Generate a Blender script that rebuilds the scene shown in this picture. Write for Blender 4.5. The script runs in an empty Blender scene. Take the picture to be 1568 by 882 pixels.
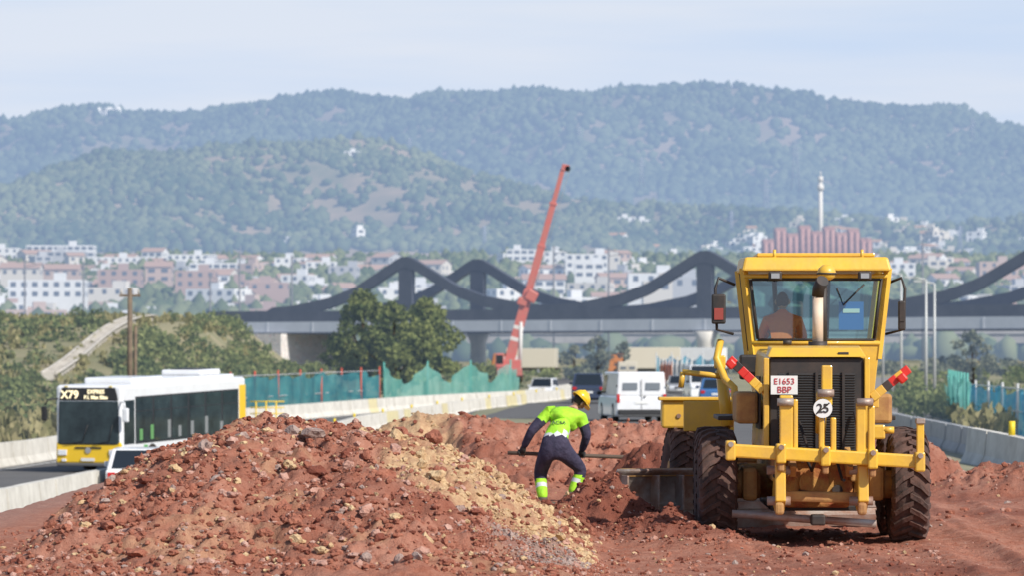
import bpy, math, random, bmesh
import numpy as np
from mathutils import Vector, Matrix, Euler
random.seed(3); rng=np.random.default_rng(5)
F=5880.; CZ=2.1
sc=bpy.context.scene
def W(px,py,d): return Vector(((px-784)*d/F, d, CZ+(550-py)*d/F))
def X(px,d): return (px-784)*d/F
def Zz(py,d): return CZ+(550-py)*d/F
# ---------------------------------------------------------------- noise
def vnoise(x,y,seed=0):
    xi=np.floor(x).astype(np.int64); yi=np.floor(y).astype(np.int64)
    xf=x-xi; yf=y-yi
    def h(a,b):
        n=(a*374761393+b*668265263+seed*144269504)&0xffffffff
        n=((n^(n>>13))*1274126177)&0xffffffff
        n=n^(n>>16)
        return (n&0xffffff)/float(0xffffff)
    u=xf*xf*(3-2*xf); v=yf*yf*(3-2*yf)
    a=h(xi,yi);b=h(xi+1,yi);c=h(xi,yi+1);d=h(xi+1,yi+1)
    return ((a*(1-u)+b*u)*(1-v)+(c*(1-u)+d*u)*v)*2-1
def fbm(x,y,o=4,seed=0,g=.5):
    s=0;a=1;f=1
    for i in range(o):
        s=s+a*vnoise(x*f+i*17.3,y*f-i*9.1,seed+i); a*=g; f*=2.03
    return s
def sst(t):
    t=np.clip(t,0,1); return t*t*(3-2*t)
# ---------------------------------------------------------------- materials
HZ=(.38,.525,.79,1)  # haze tone painted into the more distant materials as emission
MATS={}
def nosamp(m):
    try: m.cycles.emission_sampling='NONE'
    except Exception: pass
def M(name,col,rough=.7,metal=0,col2=None,vs=4,bump=0,bs=20,haze=0,spec=.5,contrast=.5,attr=None,emit=None,detail=6,coat=0):
    if name in MATS: return MATS[name]
    m=bpy.data.materials.new(name); m.use_nodes=True; nt=m.node_tree; N=nt.nodes; L=nt.links; nosamp(m)
    p=N['Principled BSDF']; out=N['Material Output']
    p.inputs['Roughness'].default_value=rough; p.inputs['Metallic'].default_value=metal
    p.inputs['Specular IOR Level'].default_value=spec
    p.inputs['Base Color'].default_value=(*col,1)
    if coat: p.inputs['Coat Weight'].default_value=coat; p.inputs['Coat Roughness'].default_value=.08
    tc=N.new('ShaderNodeTexCoord')
    if col2 is not None:
        mx=N.new('ShaderNodeMix'); mx.data_type='RGBA'
        mx.inputs[6].default_value=(*col,1); mx.inputs[7].default_value=(*col2,1)
        if attr:
            at=N.new('ShaderNodeAttribute'); at.attribute_name=attr
            L.new(at.outputs['Fac'],mx.inputs[0])
        else:
            nz=N.new('ShaderNodeTexNoise'); nz.inputs['Scale'].default_value=vs; nz.inputs['Detail'].default_value=detail
            nz.inputs['Roughness'].default_value=.65
            L.new(tc.outputs['Object'],nz.inputs['Vector'])
            mr=N.new('ShaderNodeMapRange'); mr.inputs[1].default_value=.5-.25*(1-contrast)-.02; mr.inputs[2].default_value=.5+.25*(1-contrast)+.02
            L.new(nz.outputs[0],mr.inputs[0]); L.new(mr.outputs[0],mx.inputs[0])
        L.new(mx.outputs[2],p.inputs['Base Color'])
    if bump:
        nb=N.new('ShaderNodeTexNoise'); nb.inputs['Scale'].default_value=bs; nb.inputs['Detail'].default_value=5
        L.new(tc.outputs['Object'],nb.inputs['Vector'])
        b=N.new('ShaderNodeBump'); b.inputs['Strength'].default_value=bump; b.inputs['Distance'].default_value=.05
        L.new(nb.outputs[0],b.inputs['Height']); L.new(b.outputs[0],p.inputs['Normal'])
    if emit:
        p.inputs['Emission Color'].default_value=(*emit[0],1); p.inputs['Emission Strength'].default_value=emit[1]
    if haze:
        e=N.new('ShaderNodeEmission'); e.inputs[0].default_value=HZ; e.inputs[1].default_value=1  # aerial haze painted in: emission at a fixed share per material
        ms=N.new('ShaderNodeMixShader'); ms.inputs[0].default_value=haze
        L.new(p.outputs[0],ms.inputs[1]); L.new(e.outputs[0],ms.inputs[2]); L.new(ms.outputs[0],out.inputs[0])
    MATS[name]=m; return m
def glassmat(name,tint=(.55,.75,.75),alpha=.5):
    m=bpy.data.materials.new(name); m.use_nodes=True; nt=m.node_tree; N=nt.nodes; L=nt.links
    N.remove(N['Principled BSDF']); out=N['Material Output']
    t=N.new('ShaderNodeBsdfTransparent'); t.inputs[0].default_value=(*tint,1)
    g=N.new('ShaderNodeBsdfGlossy'); g.inputs['Roughness'].default_value=.03; g.inputs[0].default_value=(.9,.95,1,1)
    ms=N.new('ShaderNodeMixShader'); ms.inputs[0].default_value=alpha
    L.new(t.outputs[0],ms.inputs[1]); L.new(g.outputs[0],ms.inputs[2]); L.new(ms.outputs[0],out.inputs[0])
    return m
def netmat(name,c,c2,op=.7):
    m=bpy.data.materials.new(name); m.use_nodes=True; nt=m.node_tree; N=nt.nodes; L=nt.links
    p=N['Principled BSDF']; out=N['Material Output']; p.inputs['Roughness'].default_value=.8
    tc=N.new('ShaderNodeTexCoord'); nz=N.new('ShaderNodeTexNoise'); nz.inputs['Scale'].default_value=.6
    L.new(tc.outputs['Object'],nz.inputs['Vector'])
    mx=N.new('ShaderNodeMix'); mx.data_type='RGBA'; mx.inputs[6].default_value=(*c,1); mx.inputs[7].default_value=(*c2,1)
    mr=N.new('ShaderNodeMapRange'); mr.inputs[1].default_value=.38; mr.inputs[2].default_value=.62
    L.new(nz.outputs[0],mr.inputs[0]); L.new(mr.outputs[0],mx.inputs[0]); L.new(mx.outputs[2],p.inputs['Base Color'])
    tl=N.new('ShaderNodeBsdfTranslucent'); L.new(mx.outputs[2],tl.inputs[0])
    a=N.new('ShaderNodeMixShader'); a.inputs[0].default_value=.3; L.new(p.outputs[0],a.inputs[1]); L.new(tl.outputs[0],a.inputs[2])
    t=N.new('ShaderNodeBsdfTransparent'); ms=N.new('ShaderNodeMixShader'); ms.inputs[0].default_value=op
    L.new(t.outputs[0],ms.inputs[1]); L.new(a.outputs[0],ms.inputs[2]); L.new(ms.outputs[0],out.inputs[0])
    return m
# ---------------------------------------------------------------- mesh helpers
def empty(name,loc=(0,0,0),rot=(0,0,0)):
    o=bpy.data.objects.new(name,None); o.empty_display_size=.2; sc.collection.objects.link(o); o.location=loc; o.rotation_euler=rot; return o
def link(name,me,mats,parent=None,bevel=0,seg=2):
    o=bpy.data.objects.new(name,me); sc.collection.objects.link(o)
    for m in (mats if isinstance(mats,(list,tuple)) else [mats]): me.materials.append(m)
    if parent is not None: o.parent=parent
    if bevel:
        b=o.modifiers.new('bev','BEVEL'); b.width=bevel; b.segments=seg; b.limit_method='ANGLE'; b.angle_limit=math.radians(35); b.harden_normals=False
    return o
def pm(name,V,Fs,mats,parent=None,mi=None,smooth=False,bevel=0):
    me=bpy.data.meshes.new(name); me.from_pydata([tuple(v) for v in V],[],[tuple(f) for f in Fs])
    if mi is not None:
        for p,i in zip(me.polygons,mi): p.material_index=i
    if smooth:
        for p in me.polygons: p.use_smooth=True
    bm=bmesh.new(); bm.from_mesh(me); bmesh.ops.recalc_face_normals(bm,faces=bm.faces); bm.to_mesh(me); bm.free()
    me.update()
    return link(name,me,mats,parent,bevel)
def fm(name,V,Fc,mats,parent=None,mi=None,attrs=None,smooth=False):
    me=bpy.data.meshes.new(name); V=np.asarray(V,dtype=np.float32); Fc=np.asarray(Fc,dtype=np.int32); m,k=Fc.shape
    me.vertices.add(len(V)); me.vertices.foreach_set('co',V.ravel())
    me.loops.add(m*k); me.loops.foreach_set('vertex_index',Fc.ravel())
    me.polygons.add(m); me.polygons.foreach_set('loop_start',np.arange(0,m*k,k,dtype=np.int32))
    me.update(calc_edges=True)
    me.polygons.foreach_set('use_smooth',np.full(m,bool(smooth)))
    if mi is not None: me.polygons.foreach_set('material_index',np.asarray(mi,dtype=np.int32))
    if attrs:
        for nme,arr in attrs.items():
            a=me.attributes.new(nme,'FLOAT','POINT'); a.data.foreach_set('value',np.asarray(arr,dtype=np.float32))
    return link(name,me,mats,parent)
def grid(name,xs,ys,zf,mats,attrsf=None,smooth=True):
    Xg,Yg=np.meshgrid(xs,ys); Zg=zf(Xg,Yg); nx,ny=len(xs),len(ys)
    V=np.stack([Xg,Yg,Zg],-1).reshape(-1,3)
    i=np.arange(nx-1)[None,:]+np.arange(ny-1)[:,None]*nx; i=i.ravel()
    Fc=np.stack([i,i+1,i+1+nx,i+nx],1)
    at=attrsf(Xg.ravel(),Yg.ravel()) if attrsf else None
    return fm(name,V,Fc,mats,attrs=at,smooth=smooth)
BOXF=[(0,1,3,2),(4,6,7,5),(0,4,5,1),(2,3,7,6),(0,2,6,4),(1,5,7,3)]
def box(name,c,s,mat,parent=None,rot=None,bevel=.01):
    R=Euler(rot).to_matrix() if rot else Matrix.Identity(3)
    V=[Vector(c)+R@Vector((i*s[0]/2,j*s[1]/2,k*s[2]/2)) for i in(-1,1) for j in(-1,1) for k in(-1,1)]
    return pm(name,V,BOXF,mat,parent,bevel=min(bevel,min(s)*.3) if bevel else 0)
def bx(name,x0,x1,y0,y1,z0,z1,mat,parent,bevel=.012):
    return box(name,((x0+x1)/2,(y0+y1)/2,(z0+z1)/2),(x1-x0,y1-y0,z1-z0),mat,parent,None,bevel)
def hexa(name,b,t,mat,parent,bevel=.015):
    V=list(b)+list(t)
    return pm(name,V,[(0,1,2,3),(7,6,5,4),(0,4,5,1),(1,5,6,2),(2,6,7,3),(3,7,4,0)],mat,parent,bevel=bevel)
def sweep(name,pts,rad,mat,parent=None,seg=12,round_=False,smooth=True,flat=None):
    pts=[Vector(p) for p in pts]
    if not hasattr(rad,'__len__'): rad=[rad]*len(pts)
    rad=list(rad)
    if round_:
        d0=(pts[0]-pts[1]).normalized(); d1=(pts[-1]-pts[-2]).normalized()
        r0,r1=rad[0],rad[-1]
        pts=[pts[0]+d0*r0*.9,pts[0]+d0*r0*.6]+pts+[pts[-1]+d1*r1*.6,pts[-1]+d1*r1*.9]
        rad=[r0*.4,r0*.8]+rad+[r1*.8,r1*.4]
    V=[];Fs=[];n=len(pts)
    t0=(pts[1]-pts[0]).normalized(); up=Vector((0,0,1)) if abs(t0.z)<.9 else Vector((0,1,0))
    u=t0.cross(up).normalized()
    for i,p in enumerate(pts):
        t=(pts[min(i+1,n-1)]-pts[max(i-1,0)]).normalized()
        u=(u-t*u.dot(t)).normalized(); v=t.cross(u)
        for k in range(seg):
            a=2*math.pi*k/seg
            V.append(p+(u*math.cos(a)+v*math.sin(a)*(flat or 1))*rad[i])
    for i in range(n-1):
        for k in range(seg):
            k2=(k+1)%seg; Fs.append((i*seg+k,i*seg+k2,(i+1)*seg+k2,(i+1)*seg+k))
    Fs.append(tuple(range(seg))); Fs.append(tuple((n-1)*seg+k for k in range(seg)))
    o=pm(name,V,Fs,mat,parent,smooth=False)
    if smooth:
        for p in o.data.polygons: p.use_smooth=len(p.vertices)==4
    return o
def cyl(name,a,b,r,mat,parent=None,seg=14,r2=None): return sweep(name,[a,b],[r,r if r2 is None else r2],mat,parent,seg)
def prism(name,poly,x0,x1,mat,parent,bevel=.012,ax='x'):
    n=len(poly)
    f=(lambda x,p:(x,p[0],p[1])) if ax=='x' else (lambda y,p:(p[0],y,p[1]))
    V=[f(x0,p) for p in poly]+[f(x1,p) for p in poly]
    Fs=[tuple(range(n)),tuple(range(2*n-1,n-1,-1))]+[(i,(i+1)%n,n+(i+1)%n,n+i) for i in range(n)]
    return pm(name,V,Fs,mat,parent,bevel=bevel)
def quad(name,vs,mat,parent,off=0.,inset=0.,thick=.0):
    vs=[Vector(v) for v in vs]; c=sum(vs,Vector())/4
    n=(vs[1]-vs[0]).cross(vs[3]-vs[0]).normalized()
    vs=[v+(c-v)*inset+n*off for v in vs]
    return pm(name,vs,[(0,1,2,3)],mat,parent)
def text(name,body,size,loc,mat,parent,rot=(math.pi/2,0,0),ext=.003,align='CENTER',bold=0):
    cu=bpy.data.curves.new(name,'FONT'); cu.body=body; cu.size=size; cu.extrude=ext; cu.align_x=align; cu.offset=bold
    o=bpy.data.objects.new(name,cu); sc.collection.objects.link(o); cu.materials.append(mat); o.location=loc; o.rotation_euler=rot; o.parent=parent; return o
# ---------------------------------------------------------------- world, sun, camera
SUN=Vector((.53,-.52,.62)).normalized()
w=bpy.data.worlds.new("World"); sc.world=w; w.use_nodes=True; N=w.node_tree.nodes; L=w.node_tree.links
sky=N.new('ShaderNodeTexSky'); sky.sky_type='NISHITA'; sky.sun_disc=False
sky.sun_elevation=math.asin(SUN.z); sky.sun_rotation=math.atan2(SUN.x,SUN.y); sky.air_density=1.0; sky.dust_density=.8; sky.ozone_density=2.0
tc=N.new('ShaderNodeTexCoord'); mp=N.new('ShaderNodeMapping'); mp.inputs['Scale'].default_value=(3,3,34); mp.inputs['Rotation'].default_value=(0,.04,0)
nz=N.new('ShaderNodeTexNoise'); nz.inputs['Scale'].default_value=1.5; nz.inputs['Detail'].default_value=8; nz.inputs['Roughness'].default_value=.5
mr=N.new('ShaderNodeMapRange'); mr.inputs[1].default_value=.40; mr.inputs[2].default_value=.68
hz=N.new('ShaderNodeMix'); hz.data_type='RGBA'; hz.inputs[6].default_value=(4.7,5.6,7.2,1); hz.inputs[7].default_value=(5.8,6.2,7.1,1)
L.new(tc.outputs['Generated'],mp.inputs[0]); L.new(mp.outputs[0],nz.inputs[0]); L.new(nz.outputs[0],mr.inputs[0]); L.new(mr.outputs[0],hz.inputs[0])
sx=N.new('ShaderNodeSeparateXYZ'); L.new(tc.outputs['Generated'],sx.inputs[0])
mk=N.new('ShaderNodeMapRange'); mk.inputs[1].default_value=.08; mk.inputs[2].default_value=.42; mk.inputs[3].default_value=.93; mk.inputs[4].default_value=0; L.new(sx.outputs[2],mk.inputs[0])
mx=N.new('ShaderNodeMix'); mx.data_type='RGBA'; L.new(mk.outputs[0],mx.inputs[0]); L.new(hz.outputs[2],mx.inputs[7])
L.new(sky.outputs[0],mx.inputs[6]); L.new(mx.outputs[2],N['Background'].inputs[0]); N['Background'].inputs[1].default_value=.128
sl=bpy.data.lights.new('sun','SUN'); sl.energy=5.0; sl.angle=math.radians(.5); sl.color=(1,.95,.87)
so=bpy.data.objects.new('sun',sl); sc.collection.objects.link(so); so.rotation_euler=SUN.to_track_quat('Z','Y').to_euler(); so.location=(20,-10,40)
cam=bpy.data.cameras.new('camera'); co=bpy.data.objects.new('camera',cam); sc.collection.objects.link(co); sc.camera=co
co.location=(0,0,CZ); co.rotation_euler=(math.pi/2,0,0); cam.lens=135; cam.sensor_width=36; cam.shift_y=109/1568; cam.clip_end=20000; cam.clip_start=.5
cam.dof.use_dof=True; cam.dof.focus_distance=44; cam.dof.aperture_fstop=3.5
sc.view_settings.view_transform='Standard'; sc.view_settings.look='None'; sc.view_settings.exposure=0
# ---------------------------------------------------------------- terrain functions
B2=[(60,-13.2),(92,-12.3),(107,-11.75),(125,-10.5),(146,-9.2),(170,-8.5),(193,-7.7),(235,-3.5),(285,3.2),(340,10),(450,24)]
B1=[(60,-24),(100,-22),(140,-19.2),(180,-16.8),(215,-14.8),(256,-7.1),(285,1.0),(340,6.5),(450,16)]
def ip(pts,y): a=np.array(pts,float); return np.interp(y,a[:,0],a[:,1])
def ground_z(x,y):
    x=np.asarray(x,float); y=np.asarray(y,float)
    xb=ip(B2,y)
    Lz=ip([(0,-1.95),(150,-1.95),(330,-.9),(450,0)],y); Cz=ip([(0,-.4),(300,-.4),(450,0)],y); Rz=ip([(0,-1.2),(250,-1.1),(450,0)],y)
    t1=sst((x-(xb+3.3))/3.2); z=Lz*(1-t1)+Cz*t1
    t2=sst((x-10.5)/3.5)*(y<450); z=z*(1-t2)+Rz*t2
    e=sst((y-240)/95)*(1-sst((y-400)/60))*sst((-21.5-x)/8.5); z=z+6.2*e
    e2=sst((y-262)/60)*(1-sst((y-400)/60))*sst((-9-x)/8.5); z=z+(1-e)*e2*1.2
    lb=sst((-25-x)/10)*sst((y-120)/60)*(1-sst((y-250)/40)); z=z+1.0*lb
    z=z+ip([(0,0),(600,0),(900,4),(1200,16),(1500,30),(1900,48),(2300,66),(3000,90),(6000,120)],y)
    ex=((x>-8.4)&(x<11.2)&(y>27)&(y<74)); z=np.where(ex,z-.5,z)
    return z
def gz(x,y): return float(ground_z(x,y))
xs=np.unique(np.concatenate([-np.geomspace(62,5000,40)[::-1],np.arange(-60,60.1,.8),np.geomspace(62,5000,40)]))
ys=np.unique(np.concatenate([np.arange(-40,300,1.6),np.arange(300,480,4),np.geomspace(480,6000,70)]))
g_mat=M('scrub_ground',(.34,.28,.17),.95,col2=(.15,.165,.075),vs=.12,bump=.4,bs=3,contrast=.3,detail=10,haze=.04)
grid('ground',xs,ys,ground_z,g_mat)
# ---------------------------------------------------------------- earthworks
f42=42/F
C1=[(-784,870),(-784+60,838),(-650,782),(-600,742),(-555,711),(-500,682),(-450,661),(-405,650),(-360,653),(-315,658),(-250,661),(-190,663),(-144,671),(-100,689),(-50,717),(0,748),(45,780),(90,815),(130,842)]
C1x=np.array([a*f42 for a,b in C1]); C1h=np.array([CZ+(550-b)*f42 for a,b in C1])
def bump(x,y,cx,cy,rx,ry,h,a=0.,p=1.3):
    ca,sa=math.cos(a),math.sin(a); u=((x-cx)*ca+(y-cy)*sa)/rx; v=(-(x-cx)*sa+(y-cy)*ca)/ry
    r=np.sqrt(u*u+v*v); return h*np.where(r<1,np.cos(np.clip(r,0,1)*math.pi/2)**p,0)
def earth_parts(x,y):
    hc=np.interp(x,C1x,C1h,left=0,right=0)
    wob=.5*vnoise(x*.8,y*0+3.,7)
    t=y-42-wob; t=np.where(t<0,-t/8.0,t/3.6); m1=np.clip(hc,0,9)*np.where(t<1,np.cos(np.clip(t,0,1)*math.pi/2)**1.15,0)
    h2=np.interp(x,[-3.6,-2.4,-1.94,-1.5,-.25,.45,1.2,2.4,3.2,4.4],[0,.75,1.03,1.22,1.20,1.02,.98,1.05,.9,0])
    t=np.abs(y-63-.4*vnoise(x*.9,y*0,3))/2.6; m2=h2*np.where(t<1,np.cos(np.clip(t,0,1)*math.pi/2)**1.2,0)
    s=np.clip((63-y)/7.,0,1); cx=-1.0+1.25*s; hs=1.15*(1-s)**.8
    d=(x-cx); d=np.where(d<0,-d/.70,d/1.3); m3=np.where((y<63)&(y>55.8),hs,0)*np.where(d<1,np.cos(np.clip(d,0,1)*math.pi/2)**1.1,0)
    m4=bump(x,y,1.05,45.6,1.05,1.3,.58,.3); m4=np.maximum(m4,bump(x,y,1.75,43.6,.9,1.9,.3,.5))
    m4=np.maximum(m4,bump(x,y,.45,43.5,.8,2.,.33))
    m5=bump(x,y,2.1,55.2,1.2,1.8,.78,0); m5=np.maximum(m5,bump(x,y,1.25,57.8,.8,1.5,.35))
    m6=np.maximum(bump(x,y,6.1,61,1.6,2.0,.9),np.maximum(bump(x,y,7.8,59,1.9,1.8,.42,.2),bump(x,y,10,57,1.8,1.8,.25)))
    return m1,m2,m3,m4,m5,m6
def earth_base(x,y):
    ps=earth_parts(x,y); m=ps[0]
    for p in ps[1:]: m=np.maximum(m,p)
    return m,ps
def earth(x,y):
    x=np.asarray(x,float); y=np.asarray(y,float)
    m,ps=earth_base(x,y); k=sst(m/.35)
    z=m+k*(.10*fbm(x*.9,y*.9,3,11)+.075*fbm(x*3.2,y*2.6,3,21)+.05*fbm(x*8,y*6.5,3,31)+.022*np.abs(fbm(x*20,y*15,2,41)))
    z=z+(1-k)*(.02*fbm(x*.6,y*.6,2,51)+.014*fbm(x*5,y*4,3,61)+.007*vnoise(x*20,y*18,5))
    for i,(x0,sl,cv,wd,dp) in enumerate([(5.0,.02,.0,.2,.04),(5.75,.05,.0,.22,.045),(6.9,.06,.004,.2,.05),(3.1,-.03,.0,.2,.03),(7.8,.09,.005,.18,.03),(4.2,.0,.0,.2,.03),(2.6,-.06,.0,.16,.025)]):
        xc=x0+sl*(y-43)+cv*(y-43)**2; d=(x-xc)/wd
        lug=.6+.4*np.sin(y*24+np.abs(d)*3)
        z=z-(1-k)*dp*np.exp(-d*d*1.5)*lug+(1-k)*dp*.7*np.exp(-((np.abs(d)-1.6)**2)*5)
    gzz=ground_z(x,y)-.3
    e=sst((x+8.2)/1.3)*sst((11-x)/1.0)*sst((y-27.2)/2)*sst((73.5-y)/3)
    return gzz*(1-e)+z*e
def dirt_attrs(x,y):
    m,ps=earth_base(x,y); n=fbm(x*1.3,y*1.3,4,77); n2=fbm(x*.5,y*.5,3,88); n3=fbm(x*4,y*3,3,99)
    oc=sst((x+1.5+.45*n)/.7)*sst(ps[0]/.10)*(y<47)*sst((1.35+.5*n-.45*np.abs(x+.2)))*sst((y-37.0+.5*n)/1.8)*np.clip(.85+.5*n3,0,1)
    oc=np.maximum(oc,.85*sst((-x-.5)/.8)*sst(ps[1]/.4)*(y>58)*sst(n*.8+.75)*(x<-.8))
    oc=np.maximum(oc,.30*sst((n-.35)*3)*sst(ps[0]/.2))
    gr=.75*sst(1.4-((x-.3)/.55)**2-((y-37.1)/1.1)**2)*(1-.3*n)
    gr=np.maximum(gr,.5*sst((-6.0-x)/.8))
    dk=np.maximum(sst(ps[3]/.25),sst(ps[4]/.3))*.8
    fl=(1-sst(m/.2))*sst((x-1.5)/1.5)
    dk=np.maximum(dk,fl*(.20+.45*np.clip(n2,-1,1)))
    dk=np.maximum(dk,.35*sst((fbm(x*.9,y*.8,3,131)-.1)*2.2)*sst(m/.2)*(1-oc))
    return {'ochre':np.clip(oc,0,1),'grey':np.clip(gr,0,1),'dark':np.clip(dk,0,1),'flat':fl}
def dirt_material(name):
    m=bpy.data.materials.new(name); m.use_nodes=True; nt=m.node_tree; N=nt.nodes; L=nt.links; p=N['Principled BSDF']
    p.inputs['Roughness'].default_value=.95; p.inputs['Specular IOR Level'].default_value=.15
    tc=N.new('ShaderNodeTexCoord')
    def noise(s,d=6):
        n=N.new('ShaderNodeTexNoise'); n.inputs['Scale'].default_value=s; n.inputs['Detail'].default_value=d; n.inputs['Roughness'].default_value=.7; L.new(tc.outputs['Object'],n.inputs[0]); return n
    def mix(a,b,f):
        x=N.new('ShaderNodeMix'); x.data_type='RGBA'
        for s,v in ((6,a),(7,b)):
            if isinstance(v,tuple): x.inputs[s].default_value=(*v,1)
            else: L.new(v,x.inputs[s])
        if isinstance(f,float): x.inputs[0].default_value=f
        else: L.new(f,x.inputs[0])
        return x.outputs[2]
    def rng_(o,a,b,c=0.,d=1.):
        r=N.new('ShaderNodeMapRange'); r.inputs[1].default_value=a; r.inputs[2].default_value=b; r.inputs[3].default_value=c; r.inputs[4].default_value=d; L.new(o,r.inputs[0]); return r.outputs[0]
    def att(n): a=N.new('ShaderNodeAttribute'); a.attribute_name=n; return a.outputs['Fac']
    n1=noise(2.2); n2=noise(14); n3=noise(60,3)
    c=mix((.35,.130,.080),(.44,.215,.150),rng_(n1.outputs[0],.35,.65))
    c=mix(c,(.20,.066,.044),rng_(n2.outputs[0],.52,.70,0,.8))
    c=mix(c,(.58,.36,.28),rng_(n3.outputs[0],.58,.75,0,.6))
    oc=mix((.62,.44,.25),(.45,.26,.15),rng_(n2.outputs[0],.4,.65))
    c=mix(c,oc,att('ochre'))
    gr=mix((.40,.29,.245),(.23,.14,.12),rng_(n3.outputs[0],.4,.6))
    c=mix(c,gr,att('grey'))
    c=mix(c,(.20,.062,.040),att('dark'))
    L.new(c,p.inputs['Base Color'])
    b=N.new('ShaderNodeBump'); b.inputs['Strength'].default_value=.9; b.inputs['Distance'].default_value=.04; L.new(n2.outputs[0],b.inputs['Height'])
    b2=N.new('ShaderNodeBump'); b2.inputs['Strength'].default_value=.8; b2.inputs['Distance'].default_value=.015; L.new(n3.outputs[0],b2.inputs['Height']); L.new(b.outputs[0],b2.inputs['Normal'])
    L.new(b2.outputs[0],p.inputs['Normal'])
    return m
DIRT=dirt_material('red_earth')
xs=np.arange(-8.4,11.2,.035)
ys=np.concatenate([np.arange(27,33,.25),np.arange(33,48,.04),np.arange(48,74.1,.08)])
grid('earthwork_ground',xs,ys,earth,DIRT,dirt_attrs)
def ico(sub):
    bm=bmesh.new(); bmesh.ops.create_icosphere(bm,subdivisions=sub,radius=1); V=np.array([v.co[:] for v in bm.verts]); Fc=np.array([[v.index for v in f.verts] for f in bm.faces]); bm.free(); return V,Fc
def blobs(name,P,R,mats,mi=None,sq=(1,1,1),jit=.25,sub=1,parent=None,smooth=False,attrs=None):
    V,Fc=ico(sub); n=len(P); nv=len(V)
    A=V[None]*(1+jit*rng.uniform(-1,1,(n,nv,1)))
    s=np.array(sq)[None,None,:]*rng.uniform(.7,1.3,(n,1,3)); A=A*s
    th=rng.uniform(0,6.28,n); c,s_=np.cos(th)[:,None],np.sin(th)[:,None]
    x=A[...,0]*c-A[...,1]*s_; y=A[...,0]*s_+A[...,1]*c; A=np.stack([x,y,A[...,2]],-1)
    A=A*np.asarray(R)[:,None,None]+np.asarray(P)[:,None,:]
    FF=(Fc[None]+(np.arange(n)*nv)[:,None,None]).reshape(-1,3)
    m=None if mi is None else np.repeat(mi,len(Fc))
    at={k:np.repeat(v,nv) for k,v in (attrs or {}).items()}
    return fm(name,A.reshape(-1,3),FF,mats,parent=parent,mi=m,attrs=at,smooth=smooth)
rk=[M('stone_red',(.38,.155,.10),.95,col2=(.26,.092,.060),vs=9,bump=.6,bs=40,spec=.15),M('stone_ochre',(.62,.46,.27),.95,col2=(.48,.31,.17),vs=9,bump=.6,bs=40,spec=.15),
    M('stone_grey',(.42,.33,.285),.95,col2=(.30,.20,.17),vs=9,bump=.6,bs=40,spec=.15),M('stone_pink',(.52,.33,.265),.95,col2=(.42,.215,.16),vs=9,bump=.6,bs=40,spec=.15),M('stone_dark',(.20,.066,.044),.95,bump=.6,bs=40,spec=.15)]
def scatter(name,n,xr,yr,rmin,rmax,power,minm=0.08,sub=1,keepflat=.0):
    x=rng.uniform(*xr,n); y=rng.uniform(*yr,n); m,_=earth_base(x,y)
    keep=(m>minm)|(rng.uniform(0,1,n)<keepflat); x=x[keep];y=y[keep]
    r=rmin+(rmax-rmin)*rng.uniform(0,1,len(x))**power
    z=earth(x,y)+r*.2; at=dirt_attrs(x,y); u=rng.uniform(0,1,len(x)); 
    mi=np.where(u<.64,0,np.where(u<.80,3,np.where(u<.85,2,np.where(u<.91,1,4))))
    mi=np.where((at['ochre']>.35)&(rng.uniform(0,1,len(x))<.65),1,mi)
    mi=np.where((at['grey']>.5)&(rng.uniform(0,1,len(x))<.6),2,mi)
    mi=np.where((at['dark']>.45)&(rng.uniform(0,1,len(x))<.7),4,mi)
    return blobs(name,np.stack([x,y,z],1),r,rk,mi,(1,.85,.7),.30,sub)
scatter('dirt_clods',36000,(-6.8,4.5),(35,47),.008,.042,2.2,.06,1,.12)
scatter('dirt_clods',9000,(-4,10.5),(47,66),.015,.065,2.2,.12,1,.06)
scatter('rocks',1300,(-6.3,1.2),(35.0,43.5),.030,.068,2.0,.1,2)
scatter('rocks',70,(-4.8,.9),(35.2,42),.07,.115,2.,.2,2)
scatter('gravel',5000,(-.4,.95),(36.0,38.6),.008,.018,1,.0,1,1.)
scatter('dirt_clods',900,(2.2,8.5),(36,44),.006,.02,2.5,-1,1)
# ---------------------------------------------------------------- vegetation helpers
def leafmat(name,c1,c2,haze=0):
    m=bpy.data.materials.new(name); m.use_nodes=True; nt=m.node_tree; N=nt.nodes; L=nt.links; p=N['Principled BSDF']; out=N['Material Output']; nosamp(m)
    p.inputs['Roughness'].default_value=.75; p.inputs['Specular IOR Level'].default_value=.2
    a=N.new('ShaderNodeAttribute'); a.attribute_name='var'; mx=N.new('ShaderNodeMix'); mx.data_type='RGBA'
    mx.inputs[6].default_value=(*c1,1); mx.inputs[7].default_value=(*c2,1); L.new(a.outputs['Fac'],mx.inputs[0]); L.new(mx.outputs[2],p.inputs['Base Color'])
    if not haze>=.15:
        t=N.new('ShaderNodeBsdfTranslucent'); L.new(mx.outputs[2],t.inputs[0]); ms=N.new('ShaderNodeMixShader'); ms.inputs[0].default_value=.3
        L.new(p.outputs[0],ms.inputs[1]); L.new(t.outputs[0],ms.inputs[2]); last=ms
    else: last=p
    if haze:
        e=N.new('ShaderNodeEmission'); e.inputs[0].default_value=HZ; h=N.new('ShaderNodeMixShader'); h.inputs[0].default_value=haze  # painted haze again, emission mixed over the leaf colour
        L.new(last.outputs[0],h.inputs[1]); L.new(e.outputs[0],h.inputs[2]); last=h
    L.new(last.outputs[0],out.inputs[0]); return m
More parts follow.
